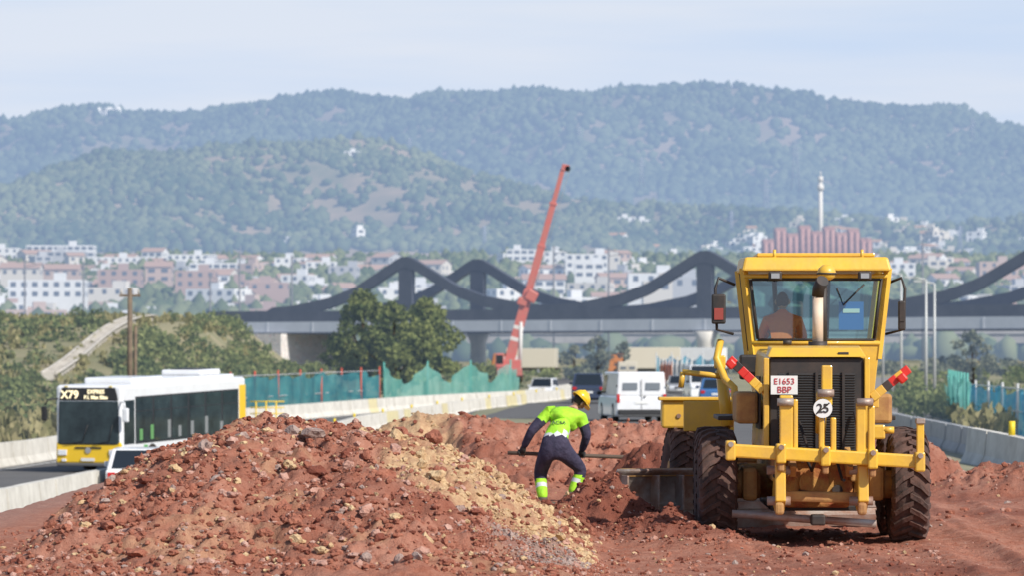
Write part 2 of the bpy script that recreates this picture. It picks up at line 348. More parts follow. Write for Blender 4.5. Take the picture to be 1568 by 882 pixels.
def leaves(name,C,S,mat,var,parent=None,asp=.6,vertical=False):
    n=len(C); nrm=rng.normal(size=(n,3)); 
    if vertical: nrm[:,2]*=.2
    nrm/=np.linalg.norm(nrm,axis=1)[:,None]
    r=rng.normal(size=(n,3)); 
    if vertical: r=np.tile([0,0,1.],(n,1))+rng.normal(size=(n,3))*.25
    u=np.cross(nrm,r); u/=np.linalg.norm(u,axis=1)[:,None]; v=np.cross(nrm,u)
    u=u*S[:,None]*asp; v=v*S[:,None]
    V=np.stack([C-u*.5-v,C+u-v*.3,C+u*.4+v,C-u+v*.35],1).reshape(-1,3)
    Fc=np.arange(n*4).reshape(-1,4)
    return fm(name,V,Fc,mat,parent=parent,attrs={'var':np.repeat(np.clip(var,0,1),4)})
def crownpts(clumps,dens,leaf):
    Cs=[];Vs=[]
    for (c,r) in clumps:
        n=int(dens*r*r)
        d=rng.normal(size=(n,3)); d/=np.linalg.norm(d,axis=1)[:,None]
        rr=r*rng.uniform(.35,1.05,n)**.6
        d=d*rr[:,None]*np.array([1,1,.8]); Cs.append(np.array(c)[None]+d)
        Vs.append(np.clip(rng.uniform(.1,.8)+.2*rng.normal(size=n),0,1))
    C=np.concatenate(Cs);V=np.concatenate(Vs); return C,leaf*rng.uniform(.6,1.4,len(C)),V
BARK=M('bark',(.12,.085,.06),.9,col2=(.07,.05,.035),vs=6)
def tree(name,x,y,zb,h,rw,leafm,dens=260,leaf=.16,nclump=40,trunk=.22,openness=.8,low=.2):
    e=empty(name,(x,y,zb))
    sweep('trunk',[(0,0,-.3),(.05,0,h*.25),(-.05,.1,h*.5),(.1,0,h*.8)],[trunk,trunk*.8,trunk*.5,trunk*.15],BARK,e,8)
    cl=[]
    for i in range(nclump):
        a=random.uniform(0,6.28); t=random.uniform(low,1); prof=math.sin(min(1,(t-low+.12)/(1-low)*.95)*math.pi)**.5
        r=rw*prof*random.uniform(.2,.9); c=(r*math.cos(a),r*math.sin(a),h*t*.92)
        cl.append((c,rw*random.uniform(.18,.36)*openness))
        if i%3==0: sweep(f'limb_{i}',[(0,0,h*t*.45),(c[0]*.5,c[1]*.5,h*t*.7),c],[trunk*.35,trunk*.22,trunk*.06],BARK,e,6)
    C,S,V=crownpts(cl,dens,leaf); leaves('crown',C,S,leafm,V,e)
    return e
LF=leafmat('tree_leaves',(.075,.105,.032),(.29,.31,.095),.07)
LF2=leafmat('shrub_leaves',(.085,.12,.04),(.30,.32,.12),.08)
LFg=leafmat('poplar_leaves',(.10,.12,.07),(.28,.28,.18),.13)
REED=leafmat('reed_leaves',(.17,.17,.07),(.46,.40,.21),.05)
tree('leafy_tree',X(556,300),300,-.6,8.2,3.6,LF,150,.19,70)
tree('leafy_tree',X(652,298),298,-.6,7.9,3.3,LF,150,.19,66)
tree('leafy_tree',X(603,295),295,-.6,7.2,3.6,LF,150,.19,60,low=.1)
tree('poplar_tree',X(915,420),420,-.5,5.6,2.3,LFg,110,.2,26,.14,.8)
tree('poplar_tree',X(880,415),415,-.5,4.2,2.2,LFg,140,.2,22,.14,.8)
tree('poplar_tree',X(955,430),430,-.5,4.6,2.0,LFg,90,.2,20,.14,.8)
tree('poplar_tree',X(1490,330),330,-1,6.0,2.5,LFg,110,.2,26,.14,.8)
def shrubs(name,pts,mat,leaf,dens,rlo,rhi,zoff=.3,vertical=False):
    cl=[]
    for (x,y) in pts:
        r=random.uniform(rlo,rhi); z=gz(x,y)
        for k in range(3):
            cl.append(((x+random.uniform(-.6,.6)*r,y+random.uniform(-.6,.6)*r,z+r*random.uniform(.2,.8)),r*random.uniform(.5,.9)))
    C,S,V=crownpts(cl,dens,leaf); return leaves(name,C,S,mat,V,vertical=vertical)
def region(n,px0,px1,d0,d1): 
    o=[]
    for _ in range(n):
        d=random.uniform(d0,d1); o.append((X(random.uniform(px0,px1),d),d))
    return o
shrubs('shrubs',[p for p in region(140,-60,330,262,335) if not (abs(p[0]+31.8)<1.4)],LF2,.16,90,.35,1.1)
shrubs('shrubs',region(22,200,310,262,300),LF2,.2,80,1.0,1.8)
shrubs('shrubs',region(120,290,480,275,400),LF2,.17,75,.5,1.3)
shrubs('shrubs',region(40,-60,330,225,262),LF2,.16,100,.6,1.3)
shrubs('reeds',region(120,-70,90,160,215),REED,.25,80,.6,1.3,vertical=True)
shrubs('shrubs',region(24,-60,110,170,230),LF2,.16,100,.9,1.6)
shrubs('shrubs',region(50,380,520,262,330),LF2,.16,80,.4,1.0)
shrubs('shrubs',region(60,430,900,400,560),LF2,.22,50,.6,1.4)
shrubs('shrubs',region(26,690,800,330,420),LF2,.2,60,.5,1.2)
shrubs('shrubs',region(60,900,1160,460,700),LFg,.25,40,.7,1.5)
shrubs('shrubs',region(100,1380,1700,200,420),LF2,.18,60,.6,1.5)
shrubs('shrubs',region(40,1340,1700,420,600),LFg,.3,45,1.0,2.2)
shrubs('reeds',region(60,1480,1700,150,230),REED,.22,60,.4,1.0,vertical=True)
shrubs('dry_grass',region(700,-60,480,246,380),REED,.18,60,.25,.7,vertical=True)
# ---------------------------------------------------------------- hills
RF=[(-300,215),(-100,195),(0,183),(60,170),(130,161),(180,166),(240,181),(320,182),(380,165),(440,150),(510,143),(560,152),(605,166),(650,150),(720,147),(760,145),(820,137),(880,138),(930,130),(1010,127),(1080,132),(1130,142),(1190,148),(1220,160),(1300,163),(1380,165),(1440,163),(1480,175),(1510,190),(1568,200),(1700,215),(1900,240)]
RN=[(-300,360),(-100,330),(0,298),(60,262),(150,232),(250,238),(330,224),(400,217),(470,220),(540,213),(600,226),(700,258),(800,292),(900,322),(1000,345),(1100,358),(1300,366),(1568,362),(1900,350)]
def hillf(R,y0,y1,dz,amp,seed,fr):
    a=np.array(R,float); 
    def f(x,y):
        px=784+x/y1*F+ 60*vnoise(x*.0015,y*.0012,seed+9)*np.sin(np.clip((y-y0)/(y1-y0),0,1)*math.pi)
        zr=CZ+(550-dz-np.interp(px,a[:,0],a[:,1]))*y1/F
        t=np.clip((y-y0)/(y1-y0),0,1); base=ground_z(x,y)-1
        up=t
        z=base+(zr-base)*np.where(y>y1,1-((y-y1)/(y1-y0))*.8,up)
        env=np.sin(np.clip(t,0,1)*math.pi)**.9
        rid=1-2*np.abs(fbm(x*fr+y*fr*.35,y*fr*.4,3,seed))
        z=z+amp*env*((rid-.35)*.9+.35*fbm(x*fr*2.5,y*fr*1.5,3,seed+4))
        z=z+4*fbm(x*.012,y*.01,3,seed+7)*sst(t*3)
        return z
    return f
hf=hillf(RF,2700,4500,5,42,5,.0032); hn=hillf(RN,2050,2850,4,15,15,.0055)
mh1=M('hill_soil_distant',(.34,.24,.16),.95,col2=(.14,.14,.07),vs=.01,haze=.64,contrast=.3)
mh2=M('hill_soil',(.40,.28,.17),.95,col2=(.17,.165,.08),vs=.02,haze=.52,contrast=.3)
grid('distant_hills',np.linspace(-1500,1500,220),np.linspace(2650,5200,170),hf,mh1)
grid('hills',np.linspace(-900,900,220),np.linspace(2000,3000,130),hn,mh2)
def forest(name,hfun,n,xr,yr,r0,r1,mats,seed,thr):
    x=rng.uniform(*xr,n); y=rng.uniform(*yr,n); k=fbm(x*.009,y*.005,4,seed)+.6*vnoise(x*.05,y*.04,seed+2); m=(k<thr)|(rng.uniform(0,1,n)<.25); x=x[m];y=y[m]
    r=rng.uniform(r0,r1,len(x)); z=hfun(x,y)+r*.5
    return blobs(name,np.stack([x,y,z],1),r,mats,None,(1,1,1.05),.3,1,attrs={'var':np.clip(rng.uniform(0,1,len(x))*.8+.35*fbm(x*.01,y*.01,2,3)+.1,0,1)},smooth=True)
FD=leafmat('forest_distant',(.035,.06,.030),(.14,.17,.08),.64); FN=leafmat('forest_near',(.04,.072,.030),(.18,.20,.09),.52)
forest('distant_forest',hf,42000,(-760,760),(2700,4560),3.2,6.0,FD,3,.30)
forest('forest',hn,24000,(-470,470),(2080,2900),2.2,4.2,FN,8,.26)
# ---------------------------------------------------------------- town
TH=.36
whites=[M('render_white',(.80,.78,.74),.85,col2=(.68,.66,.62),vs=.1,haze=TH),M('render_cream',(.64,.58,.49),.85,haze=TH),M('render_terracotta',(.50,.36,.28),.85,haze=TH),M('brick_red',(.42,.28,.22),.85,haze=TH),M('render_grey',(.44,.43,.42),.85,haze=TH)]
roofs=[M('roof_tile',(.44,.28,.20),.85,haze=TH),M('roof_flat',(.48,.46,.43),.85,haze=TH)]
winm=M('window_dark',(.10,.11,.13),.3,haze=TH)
def building(name,xc,d,w,h,zb,wall,roof,dep=11,rot=0,flh=3.0,bay=3.2):
    V=[];Fs=[];mi=[]
    def q(a,b,c,e,m): i=len(V); V.extend([a,b,c,e]); Fs.append((i,i+1,i+2,i+3)); mi.append(m)
    hw=w/2; z1=h
    q((-hw,0,-8),(hw,0,-8),(hw,0,z1),(-hw,0,z1),0); q((hw,0,-8),(hw,dep,-8),(hw,dep,z1),(hw,0,z1),0)
    q((hw,dep,-8),(-hw,dep,-8),(-hw,dep,z1),(hw,dep,z1),0); q((-hw,dep,-8),(-hw,0,-8),(-hw,0,z1),(-hw,dep,z1),0)
    if roof==0:
        o=.5;r=min(dep*.18,2.2)
        q((-hw-o,-o,z1),(hw+o,-o,z1),(hw+o,dep/2,z1+r),(-hw-o,dep/2,z1+r),1); q((hw+o,dep+o,z1),(-hw-o,dep+o,z1),(-hw-o,dep/2,z1+r),(hw+o,dep/2,z1+r),1)
        for s in(-1,1):
            i=len(V); V.extend([(s*hw,0,z1),(s*hw,dep,z1),(s*hw,dep/2,z1+r)]); Fs.append((i,i+1,i+2)); mi.append(0)
    else:
        q((-hw,0,z1-.4),(hw,0,z1-.4),(hw,dep,z1-.4),(-hw,dep,z1-.4),1)
        a=random.uniform(-hw*.6,hw*.4); 
        for (x0,x1,y0,y1,zz) in [(a,a+3.5,3,6,z1+2.2)]:
            q((x0,y0,z1-.4),(x1,y0,z1-.4),(x1,y0,zz),(x0,y0,zz),0); q((x1,y0,z1-.4),(x1,y1,z1-.4),(x1,y1,zz),(x1,y0,zz),0); q((x0,y1,z1-.4),(x0,y0,z1-.4),(x0,y0,zz),(x0,y1,zz),0); q((x0,y0,zz),(x1,y0,zz),(x1,y1,zz),(x0,y1,zz),1)
    nf=max(1,int(h/flh)); nb=max(1,int(w/bay)); ww=random.choice([1.3,1.6,2.4]); wh=1.4
    for f in range(nf):
        z0=h-(f+1)*flh+.9
        for b in range(nb):
            xcn=-hw+(b+.5)*w/nb; q((xcn-ww/2,-.08,z0),(xcn+ww/2,-.08,z0),(xcn+ww/2,-.08,z0+wh),(xcn-ww/2,-.08,z0+wh),2)
        for b in range(int(dep/4)):
            yc=2+b*4
            for s in(-1,1): q((s*(hw+.08),yc-.6,z0),(s*(hw+.08),yc+.6,z0),(s*(hw+.08),yc+.6,z0+wh),(s*(hw+.08),yc-.6,z0+wh),2)
    me=bpy.data.meshes.new(name); me.from_pydata(V,[],Fs)
    for p,i in zip(me.polygons,mi): p.material_index=i
    o=link(name,me,[wall,roofs[roof],winm]); o.location=(xc,d,zb); o.rotation_euler=(0,0,rot); return o
def bpx(name,p0,p1,yt,yb,d,wall,roof,dep=12,**k):
    x0,x1=X(p0,d),X(p1,d); return building(name,(x0+x1)/2,d,x1-x0,(yb-yt)*d/F,Zz(yb,d),whites[wall],roof,dep,**k)
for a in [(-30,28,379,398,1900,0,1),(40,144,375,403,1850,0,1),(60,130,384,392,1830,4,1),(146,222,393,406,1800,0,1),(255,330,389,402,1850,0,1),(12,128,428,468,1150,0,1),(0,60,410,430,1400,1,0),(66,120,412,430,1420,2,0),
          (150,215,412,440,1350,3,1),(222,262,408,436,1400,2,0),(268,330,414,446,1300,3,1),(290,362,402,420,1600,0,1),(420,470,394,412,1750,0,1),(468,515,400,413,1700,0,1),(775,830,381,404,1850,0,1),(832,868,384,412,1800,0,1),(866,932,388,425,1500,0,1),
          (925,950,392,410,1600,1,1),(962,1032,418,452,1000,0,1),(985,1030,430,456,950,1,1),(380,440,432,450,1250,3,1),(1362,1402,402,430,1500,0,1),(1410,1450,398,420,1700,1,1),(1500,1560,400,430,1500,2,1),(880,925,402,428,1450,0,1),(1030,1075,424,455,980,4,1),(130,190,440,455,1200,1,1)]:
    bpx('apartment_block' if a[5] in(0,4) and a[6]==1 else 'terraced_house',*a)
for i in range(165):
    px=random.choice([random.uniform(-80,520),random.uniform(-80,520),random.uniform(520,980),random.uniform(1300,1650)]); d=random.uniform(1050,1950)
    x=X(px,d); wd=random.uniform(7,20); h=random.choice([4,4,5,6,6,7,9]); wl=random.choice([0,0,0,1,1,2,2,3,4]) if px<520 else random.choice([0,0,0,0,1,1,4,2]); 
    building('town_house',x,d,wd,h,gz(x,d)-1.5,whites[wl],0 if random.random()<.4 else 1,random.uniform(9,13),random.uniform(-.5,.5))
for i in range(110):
    px=random.choice([random.gauss(1400,60),random.gauss(1440,50),random.gauss(1130,30),random.gauss(1340,40),random.uniform(930,1560),random.uniform(330,700)]); d=random.uniform(2060,2330); x=X(px,d)
    if px<900 and random.random()<.85: continue
    building('hillside_house',x,d,random.uniform(5,11),random.choice([4,5,7]),float(hn(np.array(x),np.array(float(d)))),whites[random.choice([0,0,0,1])],1 if random.random()<.7 else 0,9,random.uniform(-.5,.5))
for px,py in [(150,190),(166,182),(176,176),(182,180),(158,186)]:
    d=4300; building('hilltop_villa',X(px,d),d,random.uniform(5,9),5,float(hf(np.array(X(px,d)),np.array(4300.)))+3,M('villa_white',(.8,.78,.74),.8,haze=.4),1,9,random.uniform(-.6,.6))
for px,d in [(960,2500),(985,2480),(540,2700)]:
    building('hillside_house',X(px,d),d,12,6,float(hn(np.array(X(px,d)),np.array(float(d)))),whites[0],1,9,0)
x=rng.uniform(-330,330,11000); y=rng.uniform(700,2100,11000); m=np.abs(x)<y*.16; x=x[m];y=y[m]; r=rng.uniform(1.2,3.0,len(x))
blobs('town_trees',np.stack([x,y,ground_z(x,y)+r*.8],1),r,leafmat('town_tree_leaves',(.06,.09,.035),(.19,.21,.10),.32),None,(1,1,1.2),.3,1,attrs={'var':rng.uniform(0,1,len(x))},smooth=True)
d=1700; RB=M('red_tile_cladding',(.46,.26,.22),.8,col2=(.38,.20,.17),vs=.3,haze=.34); RD=M('red_shadow_gap',(.18,.10,.10),.8,haze=.34)
e=empty('red_apartment_complex',(X(1253,d),d,Zz(412,d)))
for i in range(9):
    xx=-22+i*5.4; h=[13.5,18.5,16,19.5,17,19,16.5,18,14][i]
    bx(f'block_{i}',xx-2.4,xx+2.4,0,14,-4,h,RB,e,0); bx(f'gap_{i}',xx+2.4,xx+3.0,.6,13,-4,h-2,RD,e,0)
    for k in (-1.3,1.3): cyl(f'balcony_stack_{i}_{k}',(xx+k,0,-2),(xx+k,0,h-1.5),1.0,RB,e,10)
    for k in range(5): bx(f'window_{i}_{k}',xx-.25,xx+.25,-.1,0,1+k*3,2.4+k*3,RD,e,0)
d=1780; e=empty('concrete_tower',(X(1256.5,d),d,Zz(405,d))); TW=M('tower_concrete',(.70,.66,.60),.8,haze=.26)
cyl('shaft',(0,0,0),(0,0,40),1.15,TW,e,16,.9); cyl('gallery',(0,0,34.5),(0,0,37),1.5,TW,e,16); cyl('head',(0,0,38.5),(0,0,41),1.25,TW,e,16,1.1); cyl('mast',(0,0,41),(0,0,43.5),.25,TW,e,8)
PY=M('pylon_steel',(.26,.27,.29),.6,haze=.5)
def pylon(px,yt,yb,d,hz=PY):
    e=empty('electricity_pylon',(X(px,d),d,Zz(yb,d))); h=(yb-yt)*d/F; b=h*.09; t=.24 if d<2600 else .34
    for sx in(-1,1):
        for sy in(-1,1): cyl('leg',(sx*b,sy*b,-3),(sx*b*.15,sy*b*.15,h),t,hz,e,4)
    for k in (.68,.8,.92): cyl('arm',(-h*.15,0,h*k),(h*.15,0,h*k),t,hz,e,4)
    for k in range(5):
        z0=h*k/7; z1=h*(k+1)/7; w0=b*(1-.85*z0/h); w1=b*(1-.85*z1/h); cyl('brace',(-w0,-w0,z0),(w1,-w1,z1),t*.5,hz,e,4); cyl('brace',(w0,-w0,z0),(-w1,-w1,z1),t*.5,hz,e,4)
for a in [(887,192,240,3400),(1218,212,285,3000),(1173,272,330,2700),(627,210,240,3400),(982,240,280,2900),(1489,180,215,4000),(1303,148,170,4480),(817,128,142,4490),(1120,322,350,2300),(1470,345,380,2000),(742,345,380,2100)]: pylon(*a)
# ---------------------------------------------------------------- bridge
SD=M('bridge_dark_paint',(.052,.058,.078),.6,col2=(.078,.083,.105),vs=.4,haze=.12); SL=M('bridge_grey_web',(.58,.60,.63),.6,col2=(.50,.52,.55),vs=.3,haze=.12); CO=M('bridge_concrete',(.70,.66,.59),.85,col2=(.58,.55,.50),vs=.5,haze=.12)
DV=Vector((.8,-.6,0)); PV=Vector((.6,.8,0)); P0=Vector((X(620,600),600,0)); SP=56.3
hs=[(0,18.25),(.9,18.1),(2,17.6),(5.1,16.0),(10.3,13.4),(15.5,11.8),(23,10.6),(28.2,10.3)]
def hch(s):
    s=s%SP; s=min(s,SP-s); return float(np.interp(s,[a for a,b in hs],[b for a,b in hs]))
bridge=empty('railway_bridge')
for side in (0,1):
    o=P0+PV*18.4*side; S0,S1=-41.,150.
    ss=np.arange(S0,S1+.01,1.15)
    V=[];Fs=[]
    for s in ss:
        top=hch(s)
        if s<-17: top=max(9.75,hch(s)) if s>-28 else 9.8
        bot=max(top-1.75,8.9)
        c=o+DV*float(s)
        for p in (0,.9): V.append(c+PV*p+Vector((0,0,top))); V.append(c+PV*p+Vector((0,0,bot)))
    for i in range(len(ss)-1):
        a=i*4;b=a+4; Fs+=[(a,a+1,b+1,b),(a+2,b+2,b+3,a+3),(a,b,b+2,a+2),(a+1,a+3,b+3,b+1)]
    pm(f'arched_chord_{side}',V,Fs,SD,bridge,smooth=False)
    def beam(nm,s0,s1,z0,z1,p0,p1,m):
        A=o+DV*s0;B=o+DV*s1
        hexa(nm,[A+PV*p0+Vector((0,0,z0)),B+PV*p0+Vector((0,0,z0)),B+PV*p1+Vector((0,0,z0)),A+PV*p1+Vector((0,0,z0))],[A+PV*p0+Vector((0,0,z1)),B+PV*p0+Vector((0,0,z1)),B+PV*p1+Vector((0,0,z1)),A+PV*p1+Vector((0,0,z1))],m,bridge,0)
    beam(f'deck_edge_{side}',S0,S1,8.0,9.72,-.11,1.1,SD); beam(f'deck_web_{side}',S0+1,S1,6.3,8.0,-.14,.9,SL); beam(f'flange_{side}',S0+1,S1,6.15,6.32,-.2,1.0,SD)
    for k in range(-4,16): beam(f'stiffener_{side}_{k}',k*9.4,k*9.4+.25,6.32,7.98,-.2,-.12,SL)
    for k in range(4):
        s=k*SP; beam(f'pylon_{side}_{k}',s-1.35,s+1.35,9.7,17.2,.05,.85,SD)
        c=o+DV*s+PV*.5; sweep(f'pier_{side}_{k}',[c+Vector((0,0,-2)),c+Vector((0,0,4.6)),c+Vector((0,0,6.15))],[1.25,1.25,1.9],CO,bridge,16)
A=P0+DV*(-41);B=P0+DV*150
hexa('deck_slab',[A+PV*1+Vector((0,0,6.6)),B+PV*1+Vector((0,0,6.6)),B+PV*18.4+Vector((0,0,6.6)),A+PV*18.4+Vector((0,0,6.6))],[A+PV*1+Vector((0,0,8)),B+PV*1+Vector((0,0,8)),B+PV*18.4+Vector((0,0,8)),A+PV*18.4+Vector((0,0,8))],SD,bridge,0)
def graf():
    m=M('graffiti_wall',(.5,.48,.45),.8); N=m.node_tree.nodes; L=m.node_tree.links
    tc=N.new('ShaderNodeTexCoord'); v=N.new('ShaderNodeTexNoise'); v.inputs['Scale'].default_value=.8; v.inputs['Distortion'].default_value=2.5; L.new(tc.outputs['Object'],v.inputs[0])
    r=N.new('ShaderNodeValToRGB'); r.color_ramp.interpolation='CONSTANT'; L.new(v.outputs[0],r.inputs[0])
    els=[(0,(.68,.65,.60,1)),(.40,(.16,.16,.18,1)),(.43,(.78,.78,.77,1)),(.51,(.48,.18,.17,1)),(.53,(.72,.69,.64,1)),(.62,(.2,.22,.28,1)),(.65,(.70,.67,.60,1))]
    r.color_ramp.elements[0].color=els[0][1]; r.color_ramp.elements[1].position=els[1][0]; r.color_ramp.elements[1].color=els[1][1]
    for p,c in els[2:]: q=r.color_ramp.elements.new(p); q.color=c
    L.new(r.outputs[0],N['Principled BSDF'].inputs['Base Color']); return m
A=P0+DV*(-39.5)-PV*1.6;B=P0+DV*(-24)-PV*1.6
hexa('abutment',[A+Vector((0,0,0)),B+Vector((0,0,0)),B+PV*19,A+PV*19],[A+Vector((0,0,6.1)),B+Vector((0,0,6.1)),B+PV*19+Vector((0,0,6.1)),A+PV*19+Vector((0,0,6.1))],graf(),bridge,0)
e=empty('road_viaduct'); RV=M('viaduct_concrete',(.34,.33,.32),.85,col2=(.26,.25,.25),vs=.3,haze=.18)
bx('deck',X(700,760),X(1700,760),760,770,5.2,7.2,RV,e,0); bx('parapet',X(700,760),X(1700,760),759.6,759.9,7.0,8.0,RV,e,0)
for px in range(760,1700,130): bx('column',X(px,760)-.9,X(px,760)+.9,762,764,-1,5.2,RV,e,0)
CONC=M('concrete',(.55,.52,.47),.9,col2=(.40,.37,.33),vs=1.2,bump=.3,bs=12)
e=empty('embankment_steps')
for i in range(46):
    y=268+i*1.55; xx=-31.8-.6*(1-i/46); box(f'step_{i}',(xx,y,gz(xx,y)+.30),(.9,1.6,.5),CONC,e,None,0)
for s in(-.55,.55): sweep('kerb',[(-31.8+s-.6*(1-i/46),268+i*1.55,gz(-31.8,268+i*1.55)+.55) for i in range(0,46,3)],.10,CONC,e,6)
WD=M('weathered_wood',(.20,.15,.10),.9,col2=(.12,.09,.07),vs=3)
e=empty('utility_pole',(X(199,200),200,-1.8)); cyl('pole',(0,0,0),(0,0,7.6),.17,WD,e,10,.12); box('crossarm',(0,0,7.2),(1.1,.12,.12),WD,e); cyl('insulator_1',(-.45,0,7.25),(-.45,0,7.5),.05,CONC,e,8); cyl('insulator_2',(.45,0,7.25),(.45,0,7.5),.05,CONC,e,8)
cyl('brace_pole',(.25,0,0),(.28,.2,5.6),.09,WD,e,8)
CM=M('mast_steel',(.16,.16,.17),.6,haze=.2)
for px,yt,d in [(38,395,700),(128,400,720),(367,385,680),(447,390,690),(848,375,660),(932,378,650),(1413,370,640),(322,420,700)]:
    e=empty('catenary_mast',(X(px,d),d,0)); h=Zz(yt,d); cyl('mast',(0,0,0),(0,0,h),.16,CM,e,6); cyl('bracket',(0,0,h-1.5),(3,0,h-1.1),.06,CM,e,5); cyl('bracket_stay',(0,0,h-.4),(2.4,0,h-1.2),.05,CM,e,5)
GP=M('galvanised_steel',(.50,.51,.50),.5,metal=.2)
for px,yt,d in [(1380,420,260),(1418,428,240),(1431,434,250),(1352,440,300)]:
    z0=gz(X(px,d),d); e=empty('lamp_post',(X(px,d),d,z0)); h=Zz(yt,d)-z0; cyl('post',(0,0,0),(0,0,h),.11,GP,e,8,.07); cyl('arm',(0,0,h),(-.9,0,h+.15),.05,GP,e,6); box('lantern',(-1.1,0,h+.15),(.5,.22,.1),GP,e)
# ---------------------------------------------------------------- roads, barriers, fences
def path(pts,step=2.,y0=None,y1=None):
    a=np.array(pts,float); ys=np.arange(y0 if y0 is not None else a[0,0],(y1 if y1 is not None else a[-1,0])+.01,step); return [(float(np.interp(y,a[:,0],a[:,1])),float(y)) for y in ys]
ASPH=M('asphalt',(.13,.125,.12),.9,col2=(.095,.093,.092),vs=.8,bump=.2,bs=60); PAINT=M('road_paint',(.75,.75,.72),.7,col2=(.55,.55,.52),vs=4)
def strip(name,P,x0f,x1f,mat,dz):
    V=[];Fs=[]; K=6
    for (x,y) in P:
        for k in range(K+1):
            xx=x0f(x,y)+(x1f(x,y)-x0f(x,y))*k/K; V.append((xx,y,gz(xx,y)+dz))
    n=K+1
    for i in range(len(P)-1):
        for k in range(K): a=i*n+k; Fs.append((a,a+1,a+1+n,a+n))
    return pm(name,V,Fs,mat)
PB2=path(B2,1.6,60,440); b1=lambda y: float(ip(B1,y))
strip('road',PB2,lambda x,y:b1(y)+.3,lambda x,y:x+3.2,ASPH,.03)
def line(name,off,dash=None):
    V=[];Fs=[]
    for i in range(len(PB2)-1):
        if dash and (i%5)>1: continue
        (x,y),(x2,y2)=PB2[i],PB2[i+1]; f=lambda x,y: off(x,y)
        a=f(x,y);b=f(x2,y2); j=len(V); V+=[(a-.07,y,gz(a,y)+.045),(a+.07,y,gz(a,y)+.045),(b+.07,y2,gz(b,y2)+.045),(b-.07,y2,gz(b,y2)+.045)]; Fs.append((j,j+1,j+2,j+3))
    pm(name,V,Fs,PAINT)
line('edge_line',lambda x,y:x-.7); line('edge_line',lambda x,y:b1(y)+.9); line('lane_line',lambda x,y:(x+b1(y))/2,True); line('edge_line',lambda x,y:x+2.9)
CR=[(74,5.5),(150,5.5),(260,8.5),(440,14)]
strip('service_road',path(CR,2,75,440),lambda x,y:x-8.5 if y>160 else x-4.5,lambda x,y:x+4.2,ASPH,.03)
RR=[(74,17.5),(150,21),(250,27),(440,42)]
strip('side_road',path(RR,2,75,440),lambda x,y:x-3.6,lambda x,y:x+3.6,M('pale_asphalt',(.27,.255,.24),.9,col2=(.21,.20,.19),vs=.8),.03)
CB=[M('barrier_concrete',(.70,.67,.60),.85,col2=(.54,.51,.45),vs=1.5,bump=.2,bs=15),M('barrier_yellowed',(.68,.60,.34),.85,col2=(.58,.51,.32),vs=1.5),M('barrier_grey',(.44,.45,.46),.85,col2=(.34,.35,.36),vs=1.5,bump=.2,bs=15)]
NJ=[(-.30,-.1),(.30,-.1),(.30,.08),(.17,.34),(.11,.92),(-.11,.92),(-.17,.34),(-.30,.08)]
def barrier(name,P,seg=3.0,mats=None,yel=.15,scale=1.,gzf=gz):
    V=[];Fs=[];mi=[]; mats=mats or CB
    for i in range(len(P)-1):
        a=Vector((P[i][0],P[i][1],0)); b=Vector((P[i+1][0],P[i+1][1],0)); t=(b-a).normalized(); nrm=Vector((t.y,-t.x,0)); a=a+t*.03; b=b-t*.03
        m=1 if random.random()<yel else 0; j=len(V); jx=random.uniform(-.03,.03)
        for q in (a,b):
            for (o,z) in NJ: V.append(q+nrm*(o*scale+jx)+Vector((0,0,gzf(q.x,q.y)+z*scale)))
        for k in range(8): Fs.append((j+k,j+(k+1)%8,j+8+(k+1)%8,j+8+k)); mi.append(m)
        Fs.append(tuple(j+k for k in range(8))); Fs.append(tuple(j+8+k for k in range(8))); mi+=[m,m]
    return pm(name,V,Fs,mats,mi=mi)
barrier('concrete_barrier',path(B2,2.5,60,345),yel=.12); barrier('concrete_barrier',path(B1,2.5,62,340),yel=.06)
barrier('concrete_barrier',path([(84,14.6),(100,14.9),(180,16.6),(240,19)],3,84,240),mats=[CB[2],CB[2]])
barrier('concrete_barrier',path([(78,12.6),(97,11.2)],2.4,78,97),mats=CB)
barrier('concrete_barrier',path([(120,22),(200,29),(300,38)],3,120,300),mats=[CB[2],CB[2]])
barrier('concrete_barrier',path([(150,9.8),(270,14)],3,150,270),mats=CB,yel=.3)
e=empty('barrier_delineators')
YP=M('yellow_plastic',(.75,.55,.02),.5)
for y in range(130,330,12):
    x=float(ip(B2,y)); cyl('delineator',(x,y,gz(x,y)+.9),(x,y,gz(x,y)+1.12),.06,YP,e,8)
x=float(np.interp(90,[78,97],[12.6,11.2])); cyl('delineator',(x,90,gz(x,90)+.9),(x,90,gz(x,90)+1.25),.08,YP,e,8)
NT1=netmat('netting_dark_teal',(.035,.19,.24),(.07,.30,.33),.82); NT2=netmat('netting_light_teal',(.26,.60,.52),(.14,.46,.40),.66); NT3=netmat('netting_blue',(.04,.22,.38),(.07,.32,.44),.82); REDP=M('red_post',(.45,.08,.05),.6)
def netting(name,P,h,mat,post,sag=.25,pm_=GP,jag=0.,lean=0,rails=True,posts=True):
    e=empty(name); V=[];Fs=[]; n=len(P)
    for i,(x,y) in enumerate(P):
        ph=(i%post)/post; s=sag*(1-abs(1-2*ph)) if jag else sag*math.sin(ph*math.pi); s+=jag*abs(float(vnoise(np.array(i*.21),np.array(1.),4)))
        z=gz(x,y); o=.12*math.sin(i*1.3)+.1*math.sin(i*.37)
        for k in range(4):
            f=k/3; V.append((x+o*f+lean*f*(1-ph),y+.25*math.sin(i*.9+k),z+(h-s)*f+.05))
    for i in range(n-1):
        for k in range(3): a=i*4+k; Fs.append((a,a+4,a+5,a+1))
    pm('netting',V,Fs,mat,e,smooth=True)
    for i in range(0,n,post):
        x,y=P[i]; cyl('post',(x,y+.3,gz(x,y)),(x,y+.3,gz(x,y)+h+.12),.06,pm_,e,6)
    if rails:
        for hh in (.5,.95): sweep('rail',[(x,y+.3,gz(x,y)+h*hh) for x,y in P[::post]],.03,GP,e,5)
    return e
